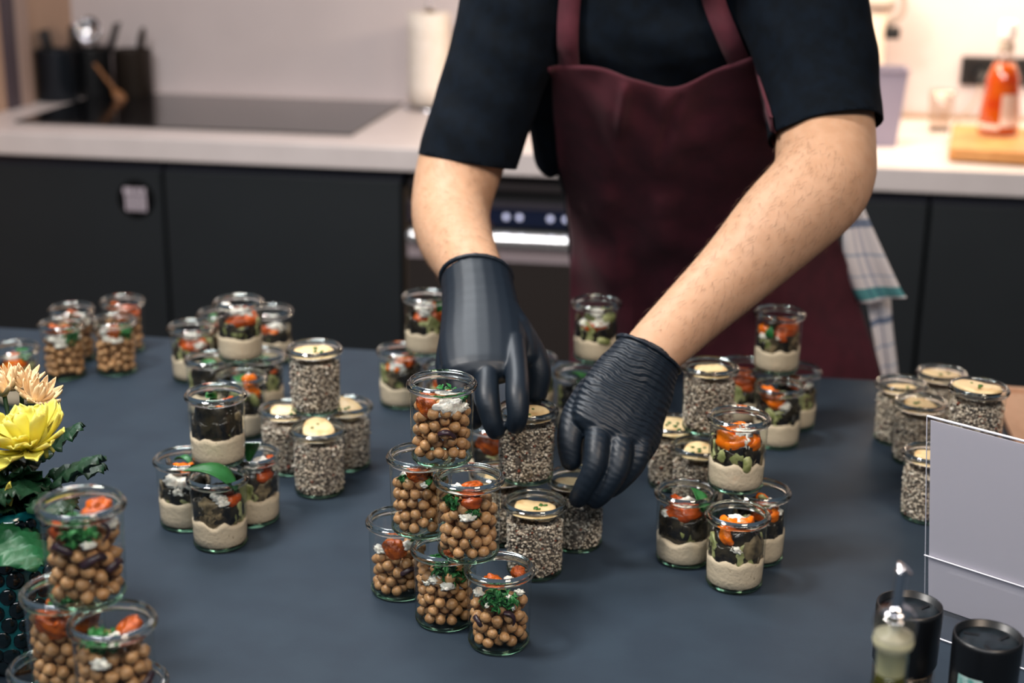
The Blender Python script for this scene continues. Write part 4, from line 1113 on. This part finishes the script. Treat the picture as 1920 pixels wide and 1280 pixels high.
def towel_sheet(name, rows_, nu=9, sub=6, amp=.004, par=None, seed=0):
    """rows: list of (left px,py,Y , right px,py,Y) top to bottom"""
    L = catmull([tuple(S(*r[0])) for r in rows_], sub)
    R = catmull([tuple(S(*r[1])) for r in rows_], sub)
    V, UVs = [], []
    n = len(L)
    for j in range(n):
        for i in range(nu):
            u = i / (nu - 1)
            p = Vector(L[j]).lerp(Vector(R[j]), u)
            p.y -= amp * math.sin(u * 8 + seed) * (.4 + j / n)
            V.append(p); UVs.append((u, 1 - j / (n - 1)))
    F = [(j * nu + i, j * nu + i + 1, (j + 1) * nu + i + 1, (j + 1) * nu + i) for j in range(n - 1) for i in range(nu - 1)]
    tv = thick((V, F), .003)
    o = mk(name, tv, m_tw, par)
    l = o.data.uv_layers.new(name='UVMap')
    nv = len(V)
    for lp in o.data.loops:
        l.data[lp.index].uv = UVs[lp.vertex_index % nv]
    return o
tw = towel_sheet('tea_towel', [((1555, 330, 2.20), (1600, 340, 2.20)), ((1578, 400, 2.19), (1622, 395, 2.19)), ((1582, 480, 2.185), (1660, 480, 2.185)), ((1600, 545, 2.19), (1688, 540, 2.185)), ((1612, 568, 2.195), (1699, 556, 2.185))])
tag(tw, 'white and blue checked tea towel with teal stripe hanging at the apron side', 'towel')
towel_sheet('towel_tail', [((1618, 520, 2.23), (1668, 520, 2.23)), ((1634, 610, 2.235), (1672, 600, 2.235)), ((1648, 700, 2.24), (1682, 690, 2.24)), ((1652, 790, 2.24), (1690, 790, 2.24))], 7, 5, .006, tw, 2)

# ================================================================== BACK COUNTER OBJECTS
def at_counter(px, Y, z=ZC):
    """counter point below photo column px at depth Y"""
    p = S(px, 200, Y)
    return Vector((p.x, Y, z))
m_black = pmat('matt_black', '#101215', .45)
m_gun = pmat('gunmetal', '#20262e', .35, metal=.5)
m_brn = pmat('dark_brown_mesh', '#2e2722', .5, metal=.4)
m_wood = pmat('beech_wood', '#8a5f3d', .5, '#7a5233', 60)
m_chr = pmat('chrome', '#d8d8dc', .12, metal=1)

def crock(px, Y, r, h, mat, label, tools):
    c = at_counter(px, Y)
    e = empty('utensil_holder', c)
    tag(e, label, 'utensil holder', 'utensil holders by the hob')
    mk('pot', lathe([(0, .001), (r * .95, .001), (r, .004), (r, h - .003), (r + .002, h), (r - .003, h), (r - .004, .006), (0, .005)], 36), mat, e)
    return e
c1 = crock(112, 3.93, .056, .140, m_gun, 'dark gunmetal utensil holder at the far left of the hob', 0)
c2 = crock(178, 4.04, .054, .135, m_black, 'black utensil holder with ladle behind the hob', 0)
c3 = crock(254, 4.08, .054, .130, m_brn, 'dark brown utensil holder at the right of the three', 0)
def tool(name, base, lean, L, kind, mat, label):
    e = empty(name, base)
    tag(e, label, 'utensil', 'cooking utensils in the holders')
    d = Vector(lean).normalized()
    mk('handle', tube([Vector((0, 0, 0)), d * L * .5, d * L], [.0055, .005, .006], 10, 3), mat, e)
    q = d * (L + .02)
    rot = d.to_track_quat('Z', 'Y').to_matrix().to_4x4()
    if kind == 'spoon':
        mk('bowl', xf(ico(3, .032, (.8, .3, 1.15)), Matrix.Translation(q) @ rot), mat, e)
    elif kind == 'ladle':
        mk('bowl', xf(lathe([(0, 0), (.02, .003), (.034, .016), (.038, .03), (.035, .03), (.03, .017), (.018, .006), (0, .003)], 24), Matrix.Translation(q - Vector((0, .02, .0))) @ Matrix.Rotation(1.2, 4, 'X')), m_chr, e)
    else:
        mk('blade', xf(box(-.03, .03, -.002, .002, -.03, .05, .0015), Matrix.Translation(q) @ rot), mat, e)
    return e
b1, b2, b3 = c1.location + Vector((0, 0, .01)), c2.location + Vector((0, 0, .01)), c3.location + Vector((0, 0, .01))
tool('spatula', b1, (-.16, 0, 1), .115, 'blade', m_black, 'black spatula leaning left in the gunmetal holder')
tool('cooking_spoon', b1 + Vector((.01, .01, 0)), (.22, .05, 1), .12, 'spoon', m_brn, 'brown spoon leaning right in the gunmetal holder')
tool('ladle', b2, (.1, .0, 1), .15, 'ladle', m_black, 'shiny steel ladle standing in the black holder')
tool('spatula', b2 + Vector((-.015, .01, 0)), (-.25, .05, 1), .135, 'spoon', m_black, 'black serving spoon leaning left in the black holder')
tool('turner', b2 + Vector((.012, .012, 0)), (.33, .03, 1), .135, 'blade', m_black, 'black turner leaning right in the black holder')
tool('cooking_spoon', b3, (.2, .02, 1), .13, 'spoon', m_brn, 'dark spoon standing in the brown holder')
ws = empty('wooden_spoon', at_counter(226, 3.96, ZC + .012))
tag(ws, 'wooden spoon leaning against the black utensil holder', 'utensil')
dd = (at_counter(181, 4.0, ZC + .098) - ws.location)
mk('handle', tube([Vector((0, 0, 0)), dd * .5, dd], [.006, .0055, .006], 10, 3), m_wood, ws)
mk('bowl', xf(ico(3, .024, (.8, .4, 1.1)), Matrix.Translation(dd * .02) @ dd.to_track_quat('Z', 'Y').to_matrix().to_4x4()), m_wood, ws)

# kitchen roll
kr = empty('kitchen_roll', at_counter(806, 4.02))
tag(kr, 'white kitchen paper roll standing on the worktop beside the hob', 'paper roll')
m_pap = pmat('kitchen_paper', '#efe6dc', .9, '#e6dccf', 60, bump=.3, bscale=300)
mk('paper', lathe([(.02, .012), (.053, .012), (.055, .016), (.055, .256), (.053, .260), (.02, .260), (.02, .012)], 48), m_pap, kr)
mk('loose_sheet', thick(grid(9, 6, lambda u, v: ((.0565 + .012 * max(0, u - .55)) * math.cos(PI * (1.9 - u * 1.05)) , (.0565 + .012 * max(0, u - .55)) * math.sin(PI * (1.9 - u * 1.05)), 0.012 + .248 * v)), .001), m_pap, kr)
mk('core', lathe([(.018, .012), (.0205, .012), (.0205, .261), (.018, .261), (.018, .012)], 32), pmat('cardboard_core', '#b59673', .8), kr)
mk('stand', lathe([(0, 0), (.07, 0), (.07, .006), (.012, .012), (.008, .275), (.012, .282), (0, .286)], 36), m_chr, kr)

# lavender-grey container and the appliance behind it
m_lav = pmat('lavender_plastic', '#8d8799', .6)
lv = empty('tapered_container', at_counter(1652, 3.70))
tag(lv, 'lavender-grey tapered container standing beside the right sleeve', 'container')
def frustum(a, b_, h, t=.003):
    V = []
    for (s, z) in ((a, 0), (b_, h), (b_ - t, h), (a - t, t)):
        V += [Vector((x * s, y * s * .75, z)) for x, y in ((-1, -1), (1, -1), (1, 1), (-1, 1))]
    F = [(3, 2, 1, 0)]
    for k in range(3):
        for i in range(4):
            F.append((k * 4 + i, k * 4 + (i + 1) % 4, k * 4 + 4 + (i + 1) % 4, k * 4 + 4 + i))
    F.append((12, 13, 14, 15))
    return V, F
mk('body', frustum(.040, .054, .185), m_lav, lv, smooth=False)
mk('lip', join(*[xf(box(-.056, .056, -.0045, .0005, .180, .187), Matrix.Translation((0, s * .041, 0))) for s in (-1, 1)]), m_lav, lv, smooth=False)
cf = empty('coffee_maker', at_counter(1612, 4.0))
tag(cf, 'white coffee maker with black handle half hidden behind the right sleeve', 'coffee maker')
mk('base', lathe([(0, 0), (.075, 0), (.08, .006), (.078, .03), (0, .032)], 40), pmat('appliance_white', '#e9ddcf', .35), cf)
mk('column', lathe([(.045, .03), (.05, .05), (.05, .27), (.062, .30), (.064, .36), (.05, .38), (0, .384)], 36), bpy.data.materials['appliance_white'], cf)
mk('grey_ring', lathe([(.0655, .300), (.067, .300), (.067, .33), (.0655, .33), (.0655, .300)], 36), pmat('appliance_grey', '#9a8f88', .4), cf)
mk('black_spout', box(.035, .085, -.02, .02, .225, .255, .004), m_black, cf, smooth=False)
mk('handle', tube([(.05, 0, .36), (.085, 0, .34), (.088, 0, .29), (.055, 0, .262)], [.008, .008, .008, .007], 10, 4), bpy.data.materials['appliance_grey'], cf)

# drinking glass
m_cgl = thin_glass('clear_tumbler_glass', (.93, .90, .87, 1), .06, .8)
tg_ = empty('drinking_glass', at_counter(1765, 3.95))
tag(tg_, 'empty clear drinking glass on the worktop near the bottle', 'glass')
mk('wall', lathe([(.026, .004), (.03, .05), (.033, .105), (.0315, .105), (.0285, .05), (.0245, .008)], 32), m_cgl, tg_)
mk('base', lathe([(0, 0), (.0255, 0), (.0262, .005), (.0245, .009), (0, .009)], 32), glass('tumbler_base', (.95, .95, .93, 1)), tg_)
# wall socket with plug and cable
so = mk('wall_socket', box(S(1800, 140, YW).x, S(1935, 140, YW).x, YW - .014, YW, S(1850, 160, YW).z, S(1850, 106, YW).z, .004), m_black, smooth=False)
tag(so, 'black double wall socket behind the orange bottle', 'socket')
pc = S(1838, 140, YW - .02)
for dx in (0, .075):
    mk('socket_insert', xf(lathe([(0, 0), (.019, 0), (.021, .003), (.021, .008), (.0225, .008), (.0225, 0)], 24), Matrix.Translation((pc.x + dx, YW - .014, pc.z)) @ Matrix.Rotation(PI / 2, 4, 'X')), m_gun, so)
cb = empty('power_cable', (pc.x, YW - .05, pc.z))
tag(cb, 'thin grey cable plugged into the wall socket, hanging to the worktop', 'cable')
mk('plug', tube([(0, .03, 0), (0, 0, -.003), (-.004, -.012, -.012)], [.018, .017, .009], 14, 3), m_black, cb)
mk('cord', tube([Vector((0, -.005, -.01)), S(1828, 190, 4.07) - cb.location, S(1800, 222, 4.0) - cb.location, S(1786, 240, 3.93) - cb.location], [.0026] * 4, 8, 6), pmat('cable_grey', '#a08a78', .5), cb)

# wooden board with bottle
bd = empty('chopping_board', at_counter(1880, 3.66))
tag(bd, 'pale wooden chopping board lying on the worktop at the right', 'board')
m_board = pmat('board_wood', '#c9935a', .45, '#bb8249', 22)
def board_vf(w2, d2, h, r=.03, n=8):
    P = []
    for cx, cy, a0 in ((w2 - r, -d2 + r, -PI / 2), (w2 - r, d2 - r, 0), (-w2 + r, d2 - r, PI / 2), (-w2 + r, -d2 + r, PI)):
        for k in range(n + 1):
            a = a0 + PI / 2 * k / n
            P.append((cx + r * math.cos(a), cy + r * math.sin(a)))
    m = len(P)
    V = [Vector((x, y, 0)) for x, y in P] + [Vector((x, y, h - .002)) for x, y in P] + [Vector((x * .99, y * .99, h)) for x, y in P]
    F = [tuple(reversed(range(m)))] + [(k, (k + 1) % m, m + (k + 1) % m, m + k) for k in range(m)] + [(m + k, m + (k + 1) % m, 2 * m + (k + 1) % m, 2 * m + k) for k in range(m)] + [tuple(range(2 * m, 3 * m))]
    return V, F
mk('board', xf(board_vf(.17, .19, .026, .02), Matrix.Translation((.06, 0, .006)) @ Matrix.Rotation(math.radians(-8), 4, 'Z')), m_board, bd, smooth=False)
for sx in (-1, 1):
    mk('foot', xf(box(-.012, .012, -.14, .14, 0, .0065), Matrix.Translation((.06 + sx * .13, 0, 0)) @ Matrix.Rotation(math.radians(-8), 4, 'Z')), m_brn, bd, smooth=False)
bp_ = S(1870, 248, 3.72)
bt = empty('sauce_bottle', Vector((bp_.x, 3.72, ZC + .0325)))
tag(bt, 'clear bottle of orange-red drink with white cap on the wooden board', 'bottle')
m_or = pmat('orange_drink', '#ea7410', .15, '#d2420a', 25, trans=.25, spec=.5)
mk('liquid', lathe([(0, .004), (.044, .004), (.046, .012), (.0445, .06), (.0385, .115), (.0375, .135), (.030, .155), (.0235, .170), (0, .170)], 36), m_or, bt)
mk('glass_shell', lathe([(0, 0), (.045, 0), (.048, .008), (.0465, .06), (.0405, .115), (.0395, .135), (.031, .158), (.020, .182), (.0155, .205), (.0150, .232)], 36), m_cgl, bt)
mk('label', xf(grid(10, 3, lambda u, v: (.0490 * math.sin(-.1 + u * 1.0) * (1 - .16 * v), -.0490 * math.cos(-.1 + u * 1.0) * (1 - .16 * v), .025 + .075 * v)), Matrix.Identity(4)), pmat('bottle_label', '#e9d3c8', .6), bt)
mk('lower_band', xf(grid(14, 3, lambda u, v: (.0485 * math.sin(-1.3 + u * 1.2), -.0485 * math.cos(-1.3 + u * 1.2), .018 + .012 * v)), Matrix.Identity(4)), bpy.data.materials['bottle_label'], bt)
mk('neck_collar', lathe([(.0165, .196), (.0178, .198), (.0178, .218), (.0165, .220)], 24), pmat('neck_grey', '#b3a596', .5), bt)
mk('cap', lathe([(.0155, .226), (.0190, .228), (.0198, .236), (.0192, .262), (.017, .268), (0, .270)], 28), pmat('cap_white', '#fbf7f2', .35), bt)

# kraft board at the right edge of the table
kb = mk('kraft_tray', join(box(.352, .80, 1.62, 2.03, T, T + .006, .002)), pmat('kraft_board', '#cfa283', .7, '#c69a7b', 30), smooth=False)
tag(kb, 'light brown flat board on the table at the right edge', 'board')
mk('rim', join(box(.352, .80, 2.018, 2.03, T + .006, T + .010), box(.352, .364, 1.62, 2.018, T + .006, T + .010)), kb.data.materials[0], kb, smooth=False)

# ================================================================== MENU CARD in acrylic stand
m_card, nt, b = nmat('card_paper')
b.inputs['Roughness'].default_value = .6
b.inputs['Base Color'].default_value = lin('#f6f3fb')
tl_ = N(nt, 'ShaderNodeBsdfTranslucent'); tl_.inputs[0].default_value = lin('#f6f3fb')
mx_ = N(nt, 'ShaderNodeMixShader'); mx_.inputs[0].default_value = .3
nt.links.new(b.outputs[0], mx_.inputs[1]); nt.links.new(tl_.outputs[0], mx_.inputs[2])
nt.links.new(mx_.outputs[0], nt.nodes['Material Output'].inputs[0])
m_acr = thin_glass('acrylic', (.99, .99, .992, 1), .04, .8, .03)
m_acre = pmat('acrylic_edge', '#e8e8f2', .2, spec=.8)
def G(px, py, z=0):
    d = S(px, py, 1.0) - CAMP
    return CAMP + d * ((T + z - CAMP.z) / d.z)
p0 = G(1735, 1136); p1 = G(1920, 1200)
ux = (p1 - p0).normalized(); un = Vector((ux.y, -ux.x, 0))     # un points towards the viewer
Wc = .148
mc = empty('menu_stand', p0 + ux * Wc / 2)
tag(mc, 'white menu card in a clear acrylic stand at the right edge', 'menu card')
def quad(n, a, b_, c, d, t, mat):
    a, b_, c, d = [Vector(v) - mc.location for v in (a, b_, c, d)]
    return mk(n, thick(([a, b_, c, d], [(0, 1, 2, 3)]), t), mat, mc, smooth=False)
lean = un * .036
hz = S(1729, 785, (p0 + lean).y).z - T
A, B = p0 + Vector((0, 0, .003)), p0 + ux * Wc + Vector((0, 0, .003))
C_, D_ = B + Vector((0, 0, hz)) + lean, A + Vector((0, 0, hz)) + lean
ins = ux * .003
k_ = .275                                                     # height of the pocket edge
A2, B2 = A.lerp(D_, k_), B.lerp(C_, k_)
quad('paper_sheet', A2 + ins, B2 - ins, C_ - ins - Vector((0, 0, .003)), D_ + ins - Vector((0, 0, .003)), .0006, m_card)
quad('lower_sheet', A + ins, B - ins, B2 - ins + un * .0012, A2 + ins + un * .0012, .0006, m_card)
quad('front_pane', A + un * .003, B + un * .003, C_ + un * .002, D_ + un * .002, .001, m_acr)
quad('back_pane', A - un * .002, B - un * .002, C_ - un * .002, D_ - un * .002, .001, m_acr)
gA_, gB_ = p0 + un * .055, p0 + ux * Wc + un * .055
fz = Vector((0, 0, .0022))
quad('foot_pane', p0 + fz * .6, p0 + ux * Wc + fz * .6, gB_ + fz * .6, gA_ + fz * .6, .002, m_acr)
def rod(n, a, b_, r): return mk(n, xf(tube([a, b_], [r, r], 8, 1), Matrix.Translation(-mc.location)), m_acre, mc)
rod('top_edge', D_, C_, .0012); rod('pocket_edge', A2 + un * .003, B2 + un * .003, .0008); rod('side_edge', A - ux * .001, D_ - ux * .001, .0005); rod('front_edge', gA_ + fz, gB_ + fz, .0008)

# ================================================================== SPICE GRINDERS AND OIL BOTTLE
m_blk = pmat('grinder_black', '#0b0d10', .35, spec=.5)
m_blk2 = pmat('grinder_top', '#1d252b', .3, '#141a1f', 120, spec=.6)
def grinder(px, py, zt, label, withlabel):
    d = S(px, py, 1.0) - CAMP
    t_ = (T + zt - CAMP.z) / d.z
    c = CAMP + d * t_
    e = empty('spice_grinder', (c.x, c.y, T + .0003), math.atan2(-c.x, c.y))
    tag(e, label, 'spice grinder', 'black spice grinders')
    mk('cap', lathe([(.0225, zt - .058), (.0262, zt - .050), (.0270, zt - .004), (.0264, zt), (.0250, zt), (.0246, zt - .007), (0, zt - .007)], 40), m_blk, e)
    mk('top_disc', lathe([(0, zt - .0068), (.0244, zt - .0068), (.0240, zt - .0055), (.012, zt - .005), (0, zt - .0045)], 36), m_blk2, e)
    for k in range(3):
        a = .6 + k * 2.1
        mk('finger_groove', xf(box(-.006, .006, -.0018, .0018, 0, .0012, .0005), Matrix.Translation((.014 * math.cos(a), .014 * math.sin(a), zt - .0056)) @ Matrix.Rotation(a + .4, 4, 'Z')), m_blk, e, smooth=False)
    mk('glass_body', lathe([(0, .001), (.022, 0), (.025, .003), (.0255, .05), (.0225, zt - .062), (.0215, zt - .056)], 36), thin_glass('grinder_glass', (.75, .78, .78, 1), .06, .7), e)
    mk('spice', lathe([(0, .004), (.0225, .004), (.0235, .05), (.0205, zt - .066), (0, zt - .066)], 28), pmat('peppercorn_fill', '#2a221b', .7, '#6a5742', 420, bump=.8, bscale=500), e)
    if withlabel:
        mk('label', grid(8, 3, lambda u, v: (.0274 * math.sin(-.75 + u * .75), -.0274 * math.cos(-.75 + u * .75), zt - .049 + .022 * v)), pmat('teal_label', '#cfe0dc', .5, '#4c8f86', 130), e)
    return e
grinder(1706, 1133, .106, 'black spice grinder behind the oil bottle', False)
grinder(1853, 1190, .106, 'black spice grinder with a teal label in front of the menu card', True)

d = S(1679, 1160, 1.0) - CAMP
zt = .204
c = CAMP + d * ((T + zt - CAMP.z) / d.z)
oi = empty('oil_bottle', (c.x, c.y, T + .0003), math.atan2(-c.x, c.y))
oi.scale = (.82, .82, .82)
tag(oi, 'glass oil bottle with a chrome pourer at the bottom right', 'bottle')
mk('glass_body', lathe([(0, .001), (.028, 0), (.033, .004), (.033, .13), (.031, .15), (.020, .178), (.0135, .192), (.0130, .222), (.0150, .226), (.0150, .232)], 40), thin_glass('bottle_glass', (.88, .90, .84, 1), .06, .75), oi)
mk('olive_oil', lathe([(0, .006), (.031, .006), (.0315, .13), (.0295, .15), (.0185, .177), (.0120, .192), (.0118, .200), (0, .200)], 36), pmat('olive_oil', '#6b6414', .08, '#4a4a0c', 30, trans=.55, ior=1.47), oi)
mk('stopper_ring', lathe([(.0115, .200), (.0125, .221), (.0158, .225), (.0168, .230), (.0155, .235), (.0060, .237), (.0055, .2535), (0, .2535)], 32), pmat('stopper_cream', '#d8d2ac', .4, trans=.3), oi)
mk('clear_collar', lathe([(.0160, .232), (.0176, .236), (.0182, .245), (.0165, .252), (.012, .2545)], 32), thin_glass('collar_clear', (.85, .85, .88, 1), .1, .8), oi)
mk('pourer_disc', lathe([(0, .2535), (.0125, .2535), (.0135, .2555), (.0125, .2575), (.006, .2585), (.0045, .262)], 32), m_chr, oi)
mk('pourer_spout', tube([(0, 0, .255), (.0005, 0, .275), (.0012, 0, .292)], [.0048, .0046, .0050], 16, 4, cap=False), m_chr, oi)
mk('spout_lip', xf(tube([(0, 0, -.0015), (0, 0, .0015)], [.0050, .0072], 18, 1, cap=False), Matrix.Translation((.0025, 0, .2925)) @ Matrix.Rotation(.6, 4, 'Y')), m_chr, oi)
# ================================================================== VASE AND FLOWERS
vx, vy = S(20, 1100, 1.12).x, 1.12
m_vase = pmat('teal_glass', '#14686c', .12, '#0e5054', 40, spec=.7)
m_hob = pmat('dark_bubble_glass', '#041216', .08, spec=.8)
va = empty('bubble_vase', (vx, vy, T + .0003))
tag(va, 'dark teal glass vase with bubble pattern holding the flowers', 'vase')
vprof = [(0, .001), (.045, .0005), (.052, .006), (.060, .04), (.063, .08), (.058, .12), (.050, .142), (.047, .150), (.044, .150), (.047, .14), (.055, .118), (.060, .08), (.057, .04), (.049, .010), (0, .006)]
mk('body', lathe(vprof, 56), m_vase, va)
hm = mesh_of('bubble', ico(2, 1, (1, .32, 1)), m_hob)
rr = random.Random(4)
def vr(z):
    for (r0, z0), (r1, z1) in zip(vprof[2:8], vprof[3:8]):
        if z0 <= z <= z1: return r0 + (r1 - r0) * (z - z0) / (z1 - z0)
    return .05
z = .012
row = 0
while z < .142:
    n = 25
    for k in range(n):
        a = 2 * PI * (k + .5 * (row % 2)) / n + rr.uniform(-.04, .04)
        zz = z + rr.uniform(-.002, .002)
        if math.cos(a - (-PI / 2 + .5)) < -.2: continue
        R_ = vr(zz)
        s = rr.choice((.0060, .0072, .0080, .0052))
        ob('bubble', hm, va, (R_ * math.cos(a), R_ * math.sin(a), zz), (0, 0, a + PI / 2), (s, s, s * 1.12))
    z += .0140
    row += 1

m_yel = pmat('yellow_petal', '#ddd66c', .5, '#d3c854', 50, rand=.06, sss=.15, sssr=.003)
m_yc = pmat('yellow_green_heart', '#a3b43a', .6)
m_pch = pmat('peach_petal', '#eddcb8', .6, '#dcbd92', 60, rand=.1)
m_stem = pmat('stem_green', '#22401f', .6)
m_leaf = pmat('dark_leaf', '#123a22', .45, '#0c2a18', 40, bump=.3, bscale=120, rand=.2)

def petal_vf(L, W, cup, bend, tip=.6, n=9):
    """petal along +Y from origin, concave side up"""
    def f(u, v):
        s = (u - .5) * 2
        wd = W * (.28 + .72 * math.sin(PI * min(.5, v * .62)) ** 1.2) * (1 if v < .82 else math.sqrt(max(0.02, 1 - ((v - .82) / .185) ** 2)))
        return (s * wd / 2, L * v * math.cos(bend * v), L * v * math.sin(bend * v) + cup * W * s * s)
    return thick(grid(7, n, f), .0005)
def pointed_vf(L, W, cup, bend, n=8):
    def f(u, v):
        s = (u - .5) * 2
        wd = W * math.sin(PI * (.12 + .88 * v)) ** .8
        return (s * wd / 2, L * v * math.cos(bend * v), L * v * math.sin(bend * v) + cup * W * s * s)
    return thick(grid(5, n, f), .0005)
PM = [mesh_of('petal', petal_vf(.044, .0165, .22, b_), m_yel) for b_ in (.15, .4, -.2)]
PM2 = [mesh_of('petal', pointed_vf(.024, .0078, .4, b_), m_pch) for b_ in (.3, .6)]

def flower(name, c, axis, label, meshes, counts, heart, hm_, stem_to, droop=()):
    e = empty(name, c)
    tag(e, label, 'flower', 'flowers in the teal vase')
    q = Vector(axis).normalized().to_track_quat('Z', 'Y').to_matrix().to_4x4()
    for (n, el_, sc, r0, off) in counts:
        for k in range(n):
            a = 2 * PI * k / n + off + rr.uniform(-.06, .06)
            m = q @ Matrix.Rotation(a, 4, 'Z') @ Matrix.Translation((0, r0, 0)) @ Matrix.Rotation(math.radians(el_ + rr.uniform(-7, 7)), 4, 'X')
            s = sc * rr.uniform(.9, 1.08)
            o = ob('petal', meshes[rr.randrange(len(meshes))], e)
            o.matrix_local = m @ Matrix.Diagonal((s, s, s, 1))
    for (px, py, s, rz_) in droop:
        o = ob('petal', meshes[0], e)
        o.matrix_local = Matrix.Translation((px, 0, py)) @ Matrix.Rotation(rz_, 4, 'Y') @ Matrix.Rotation(-PI / 2, 4, 'X') @ Matrix.Diagonal((s, s, s, 1))
    mk('heart', xf(ico(2, heart, (1, 1, .7)), q), hm_, e)
    c = Vector(c)
    mk('stem', tube([Vector((0, 0, -.002)), (Vector(stem_to) - c) * .5 + Vector((.004, 0, 0)), Vector(stem_to) - c], [.0022, .002, .002], 8, 4), m_stem, e)
    return e
vm = Vector((vx, vy, T + .12))
fy = S(56, 845, 1.13)
flower('yellow_chrysanthemum', fy, (-.18, -.12, 1), 'large yellow chrysanthemum seen from the side at the left edge', PM, [(16, 14, 1.0, .003, 0), (15, 34, 1.0, .002, .2), (10, 58, .85, .001, .1)], .006, m_yc, vm,
       [(.014, -.006, .72, 2.95), (-.001, -.010, .74, 3.22), (-.013, -.002, .50, 3.5), (.022, .000, .5, 2.3)])
for (px, py, Y, ax, lab) in ((8, 738, 1.20, (-.3, -.3, 1), 'withered peach chrysanthemum at the left edge, above the yellow one'), (40, 728, 1.22, (.1, -.2, 1), 'pale peach chrysanthemum behind the yellow one, middle of three'), (68, 752, 1.20, (.5, -.2, 1), 'small peach chrysanthemum nearest the hummus jar, right of three')):
    flower('peach_chrysanthemum', S(px, py, Y), ax, lab, PM2, [(13, 15, 1.0, .002, 0), (10, 45, .9, .002, .3), (6, 68, .7, .001, .1)], .004, m_pch, vm + Vector((0, .02, .01)))

def sprig(name, c, L, W, tilt, label, n=3):
    e = empty(name, c)
    tag(e, label, 'leaf', 'dark leaves in the teal vase')
    return e
def lobed_vf(L, W, seed):
    r = random.Random(seed)
    def f(u, v):
        s = (u - .5) * 2
        wd = W * math.sin(PI * (.08 + .88 * v)) ** .6 * (1 + .16 * math.sin(v * 22 + seed))
        return (s * wd / 2, L * v, .12 * L * math.sin(v * 2.6) - .18 * abs(s) * wd + .003 * math.sin(v * 30 + s * 6))
    return thick(grid(9, 16, f), .0006)
specs = [((105, 905, 1.11), .050, .030, (.35, -.1, .2), 'dark green lobed leaf pointing right above the front chickpea jar'),
         ((95, 885, 1.15), .045, .026, (.9, -.05, .1), 'dark green leaf just below the yellow flower'),
         ((75, 925, 1.10), .05, .030, (.5, -.5, .0), 'dark green leaf behind the top front chickpea jar'),
         ((30, 900, 1.12), .05, .032, (-.4, -.5, .3), 'dark green leaf under the yellow flower, left'),
         ((20, 940, 1.11), .055, .034, (-.1, -.7, .15), 'dark green leaf in the middle of the bouquet'),
         ((-10, 985, 1.06), .050, .040, (.75, -.3, -.35), 'mid green leaf drooping over the vase bubbles'),
         ((55, 950, 1.13), .05, .03, (.2, -.4, .6), 'dark green leaf standing up behind the jar rim'),
         ((0, 880, 1.15), .06, .034, (-.3, -.2, .7), 'dark green leaf at the left edge beside the flower stem'),
         ((60, 900, 1.14), .06, .036, (.15, -.6, .1), 'broad dark leaf in the centre of the bouquet, below the flower'),
         ((15, 860, 1.17), .06, .036, (.3, -.5, .1), 'dark leaf directly behind the yellow flower stem'),
         ((100, 940, 1.16), .05, .034, (.2, -.5, .35), 'dark leaf seen through the top front chickpea jar'),
         ((45, 985, 1.09), .045, .030, (.1, -.8, -.1), 'dark leaf lying over the vase mouth'),
         ((5, 925, 1.08), .05, .034, (-.2, -.6, .2), 'dark leaf at the left edge above the vase'),
         ((70, 860, 1.19), .045, .03, (.5, .1, .35), 'dark leaf in shade behind the yellow flower')]
for i, (pp, L, W_, dr, lab) in enumerate(specs):
    c = S(*pp)
    e = empty('leaf', c)
    tag(e, lab, 'leaf', 'dark leaves in the teal vase')
    dv = Vector(dr).normalized()
    q = dv.to_track_quat('Y', 'Z').to_matrix().to_4x4()
    mk('blade', xf(lobed_vf(L * 1.2, W_ * 1.3, i + 1), q), m_leaf if i != 5 else pmat('mid_leaf', '#1f5a36', .45, '#164828', 40), e)
    mk('stalk', tube([Vector((0, 0, 0)), (vm - c) * .4, vm + Vector((0, 0, .01)) - c], [.0015, .0014, .0014], 6, 3), m_stem, e)
# two loose narrow yellow petals hanging among the leaves
for (pp, rz_, lab) in (((13, 958, 1.085), .25, 'single narrow yellow-green petal hanging among the dark leaves'),):
    lp = ob('fallen_petal', mesh_of('petal', pointed_vf(.030, .0085, .3, .2), m_yel), None, S(*pp), (PI / 2 - .1, rz_, 0))
    tag(lp, lab, 'petal')
